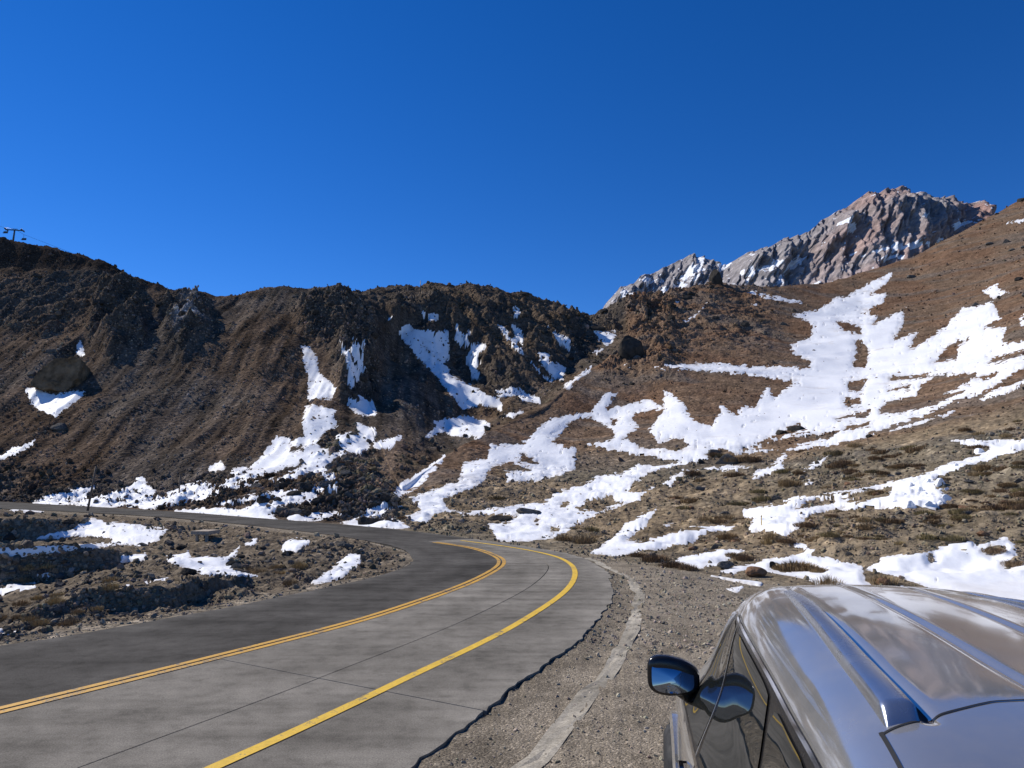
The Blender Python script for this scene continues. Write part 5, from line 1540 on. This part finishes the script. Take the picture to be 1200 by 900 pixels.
for side in (1, -1):
    # side glazing: black surround, then glass
    fd = patch('front_door', [(-0.14, 1.0), (1.02, 1.0), (1.02, 3.98), (-0.14, 3.98)], 0.003, M_PAINT, car, side, 40, 24)
    rd = patch('rear_door', [(-1.24, 1.0), (-0.16, 1.0), (-0.16, 3.98), (-1.22, 3.98)], 0.003, M_PAINT, car, side, 40, 24)
    patch('window_surround', [(-2.06, 4.08), (1.08, 4.06), (0.33, 6.02), (-1.80, 6.02)], 0.004, M_BLACK, car, side, 90, 24)
    patch('window', [(-0.10, 4.16), (0.80, 4.14), (0.22, 5.90), (-0.10, 5.90)], 0.009, M_GLASS, fd, side, 30, 20, rnd=0.05)
    patch('quarter_light', [(0.84, 4.14), (1.00, 4.12), (0.52, 5.45), (0.40, 5.45)], 0.009, M_GLASS, fd, side, 10, 12)
    patch('window', [(-1.18, 4.18), (-0.18, 4.16), (-0.18, 5.90), (-1.16, 5.90)], 0.009, M_GLASS, rd, side, 30, 20, rnd=0.05)
    patch('rear_quarter_window', [(-1.96, 4.24), (-1.24, 4.18), (-1.22, 5.88), (-1.74, 5.86)], 0.009, M_GLASS, car, side, 20, 16, rnd=0.12)
    seam('window_trim', [(0.40, 6.03), (-1.8, 6.03)], 0.014, 0.011, M_CHROME, car, side, 60)
    seam('window_trim', [(1.06, 4.04), (-2.04, 4.06)], 0.016, 0.011, M_CHROME, car, side, 60)
    seam('pillar_strip', [(-0.14, 4.12), (-0.14, 5.96)], 0.022, 0.012, M_RAIL, car, side, 20)
    seam('front_pillar', [(0.92, 4.06), (0.62, 5.0), (0.34, 5.98)], 0.040, 0.013, M_RAIL, car, side, 30)
    for pts in ([(1.03, 0.8), (1.04, 4.0)], [(-0.15, 0.8), (-0.15, 4.0)], [(-1.26, 0.8), (-1.24, 4.0)], [(1.03, 0.8), (-1.26, 0.8)]):
        seam('door_gap', pts, 0.008, 0.0055, M_SEAM, car, side, 30)
    for dr, hx in ((fd, 0.02), (rd, -1.08)):
        V, Fs = [], []
        p = S(np.array([hx]), np.array([3.4]))[0]
        box(V, Fs, (hx, side * (p[1] + 0.030), p[2]), (0.20, 0.022, 0.03)); 
        box(V, Fs, (hx - 0.085, side * (p[1] + 0.012), p[2]), (0.03, 0.03, 0.028)); box(V, Fs, (hx + 0.085, side * (p[1] + 0.012), p[2]), (0.03, 0.03, 0.028))
        mesh_py('door_handle', V, Fs, M_CHROME, dr)
    patch('headlight', [(1.95, 2.6), (2.22, 2.6), (2.18, 4.2), (1.85, 4.2)], 0.006, M_LAMP, body, side, 14, 10)
    patch('tail_light', [(-2.56, 3.0), (-2.28, 3.1), (-2.32, 4.3), (-2.50, 4.3)], 0.006, M_RED, body, side, 14, 10)
    patch('sill_cladding', [(-1.15, 0.02), (1.05, 0.02), (1.05, 0.9), (-1.15, 0.9)], 0.008, M_RUBBER, body, side, 40, 6)
    # roof rail
    rx = np.linspace(-1.84, 0.22, 60)
    f = (rx + 1.84) / 2.06
    latc = 0.535 - 0.110 * f
    wid = 0.080 - 0.030 * f
    hgt = 0.052 * np.minimum(1, (np.clip(f, 0, 1) / 0.012) ** 0.5) * (1 - sstep(0.55, 1.0, f) * 0.75)
    K = 14
    ring = []
    for j in range(K):
        a = 2 * math.pi * j / K
        ca, sa = math.cos(a), math.sin(a)
        yy = latc + wid * 0.5 * np.sign(ca) * abs(ca) ** 0.55
        top_y = f_top(rx) - 0.038 - 0.08 * np.clip(latc - 0.5, 0, 1)
        zz = top_y - 0.012 + hgt * (0.5 + 0.5 * np.sign(sa) * abs(sa) ** 0.6) + (0.012 if sa > 0 else -0.01) - 0.10 * (yy - latc)
        ring.append(np.stack([rx, side * yy, zz], -1))
    RV = np.stack(ring + [ring[0]], 1)
    rail = mesh_np('roof_rail', RV.reshape(-1, 3), grid_faces(60, K + 1, side < 0), M_RAIL, car)
    c0 = RV[0, :K]; mesh_np('end_cap', np.vstack([c0, c0.mean(0)[None]]), np.array([(j, (j + 1) % K, K) for j in range(K)]), M_RAIL, rail, smooth=False)
    # dark drip channel beside the rail
    cv = []
    for xx, l_, w2 in zip(rx, latc - wid * 0.5 - 0.014, 0.030 - 0.014 * f):
        tz = float(f_top(xx)) - 0.0335
        cv.append([(xx, side * (l_ - w2 / 2), tz + 0.004), (xx, side * (l_ + w2 / 2), tz + 0.002)])
    mesh_np('drip_channel', np.array(cv).reshape(-1, 3), grid_faces(60, 2, side < 0), M_SEAM, car)

# windscreen, rear window, tailgate gap
for side in (1, -1):
    patch('windscreen', [(0.44, 9.0), (1.14, 9.0), (1.14, 6.9), (0.44, 6.9)], 0.005, M_GLASS, car, side, 30, 16)
    patch('rear_window', [(-2.38, 9.0), (-2.20, 9.0), (-2.20, 7.1), (-2.38, 7.1)], 0.005, M_GLASS, car, side, 14, 16)
    seam('tailgate_gap', [(-1.66, 9.0), (-1.71, 8.2), (-1.82, 7.5), (-1.86, 6.95)], 0.007, 0.002, M_SEAM, car, side, 40)
    seam('tailgate_gap', [(-1.85, 6.98), (-2.05, 6.94), (-2.25, 6.80), (-2.45, 6.3), (-2.55, 5.0)], 0.010, 0.003, M_SEAM, car, side, 40)
    seam('bonnet_gap', [(1.22, 7.0), (1.8, 6.6), (2.1, 6.4)], 0.008, 0.003, M_SEAM, car, side, 30)
V, Fs = [], []
box(V, Fs, (-1.45, 0, float(f_top(-1.45)) + 0.03), (0.16, 0.045, 0.06)); mesh_py('shark_fin_antenna', V, Fs, M_PAINT, car)

# door mirrors: housing, glass, arm
def sup(a, n): return np.sign(a) * np.abs(a) ** n
for side in (1, -1):
    cx, cy, cz = 0.60, side * 0.955, 1.235
    A = np.linspace(-math.pi, math.pi, 40); Bq = np.linspace(-math.pi / 2, math.pi / 2, 24)
    AA, BB = np.meshgrid(A, Bq, indexing='ij')
    hy = sup(np.cos(BB), 0.5) * sup(np.cos(AA), 0.55) * 0.145
    hz = sup(np.cos(BB), 0.5) * sup(np.sin(AA), 0.55) * 0.108
    hx = sup(np.sin(BB), 0.8)
    hx = np.where(hx > 0, hx * 0.13, hx * 0.030)
    # inner end tapers towards the arm, lower outer corner cut
    k = 1 - 0.30 * np.clip(-hy / 0.145, 0, 1)
    V = np.stack([cx + hx - 0.06 * (hy * 0 + 0), cy + side * hy, cz + hz * k + 0.01 * hy / 0.145], -1)
    mir = mesh_np('door_mirror', V.reshape(-1, 3), grid_faces(40, 24, side > 0), M_BLACK, car)
    # glass, a slightly domed plate facing back
    R_ = np.linspace(0, 1, 10); TH = np.linspace(0, 2 * math.pi, 48)
    RR, TT = np.meshgrid(R_, TH, indexing='ij')
    gy = RR * sup(np.cos(TT), 0.5) * 0.116; gz = RR * sup(np.sin(TT), 0.5) * 0.080
    gk = 1 - 0.32 * np.clip(-gy / 0.12, 0, 1)
    gx_ = cx - 0.033 - 0.010 * (1 - RR ** 2) - 0.0
    GV = np.stack([gx_ + 0.20 * gz, cy + side * (gy + 0.004), cz + gz * gk + 0.01 * gy / 0.145 - 0.002], -1)
    mesh_np('mirror_glass', GV.reshape(-1, 3), grid_faces(10, 48, side > 0), M_MIRROR, mir)
    V, Fs = [], []
    tube(V, Fs, (0.63, side * 0.94, 1.175), (0.72, side * 0.84, 1.10), 0.042, 0.055, 12)
    mesh_py('mirror_arm', V, Fs, M_BLACK, mir, True)

# wheels
def lathe(prof, n=40):
    V, Fs = [], []
    for (r, y) in prof:
        for k in range(n):
            a = 2 * math.pi * k / n
            V.append((r * math.cos(a), y, r * math.sin(a)))
    for j in range(len(prof) - 1):
        for k in range(n):
            k2 = (k + 1) % n
            Fs.append((j * n + k, j * n + k2, (j + 1) * n + k2, (j + 1) * n + k))
    return V, Fs
for wx in (-1.50, 1.38):
    for side in (1, -1):
        w = empty('wheel', (wx, side * 0.80, 0.36)); w.parent = car
        V, Fs = lathe([(0.235, 0.11), (0.30, 0.125), (0.345, 0.10), (0.36, 0.05), (0.36, -0.05), (0.345, -0.10), (0.30, -0.12), (0.235, -0.11)])
        mesh_py('tyre', V, Fs, M_RUBBER, w, True)
        V, Fs = lathe([(0.24, 0.11), (0.225, 0.09), (0.22, -0.10)])
        for k in range(5):
            a = 2 * math.pi * k / 5
            i0 = len(V)
            for rr, ww in ((0.03, 0.035), (0.23, 0.022)):
                for s_ in (-1, 1):
                    for yy in (0.10, 0.07):
                        V.append((rr * math.cos(a) - s_ * ww * math.sin(a), side * yy, rr * math.sin(a) + s_ * ww * math.cos(a)))
            Fs += [(i0, i0 + 2, i0 + 6, i0 + 4), (i0 + 1, i0 + 5, i0 + 7, i0 + 3), (i0, i0 + 4, i0 + 5, i0 + 1), (i0 + 2, i0 + 3, i0 + 7, i0 + 6)]
        mesh_py('rim', V, Fs, M_RAIL, w)
        # arch: dark ring proud of the body side
        V, Fs = [], []
        n = 30
        for k in range(n + 1):
            a = math.pi * (-0.06 + 1.12 * k / n)
            for rr, yy in ((0.375, 0.955), (0.435, 0.940), (0.435, 0.80), (0.375, 0.80)):
                V.append((wx + rr * math.cos(a), side * yy, 0.36 + rr * math.sin(a)))
        for k in range(n):
            for j in range(4):
                Fs.append((k * 4 + j, k * 4 + (j + 1) % 4, (k + 1) * 4 + (j + 1) % 4, (k + 1) * 4 + j))
        mesh_py('wheel_arch', V, Fs, M_PAINT, body)
        V, Fs = [], []
        V.append((wx, side * 0.944, 0.36))
        for k in range(31):
            a = math.pi * (-0.06 + 1.12 * k / 30)
            V.append((wx + 0.378 * math.cos(a), side * 0.944, 0.36 + 0.378 * math.sin(a)))
        Fs = [(0, k, k + 1) for k in range(1, 31)]
        mesh_py('wheel_well', V, Fs, M_SEAM, body)
        w.location = (wx, side * 0.87, 0.36)
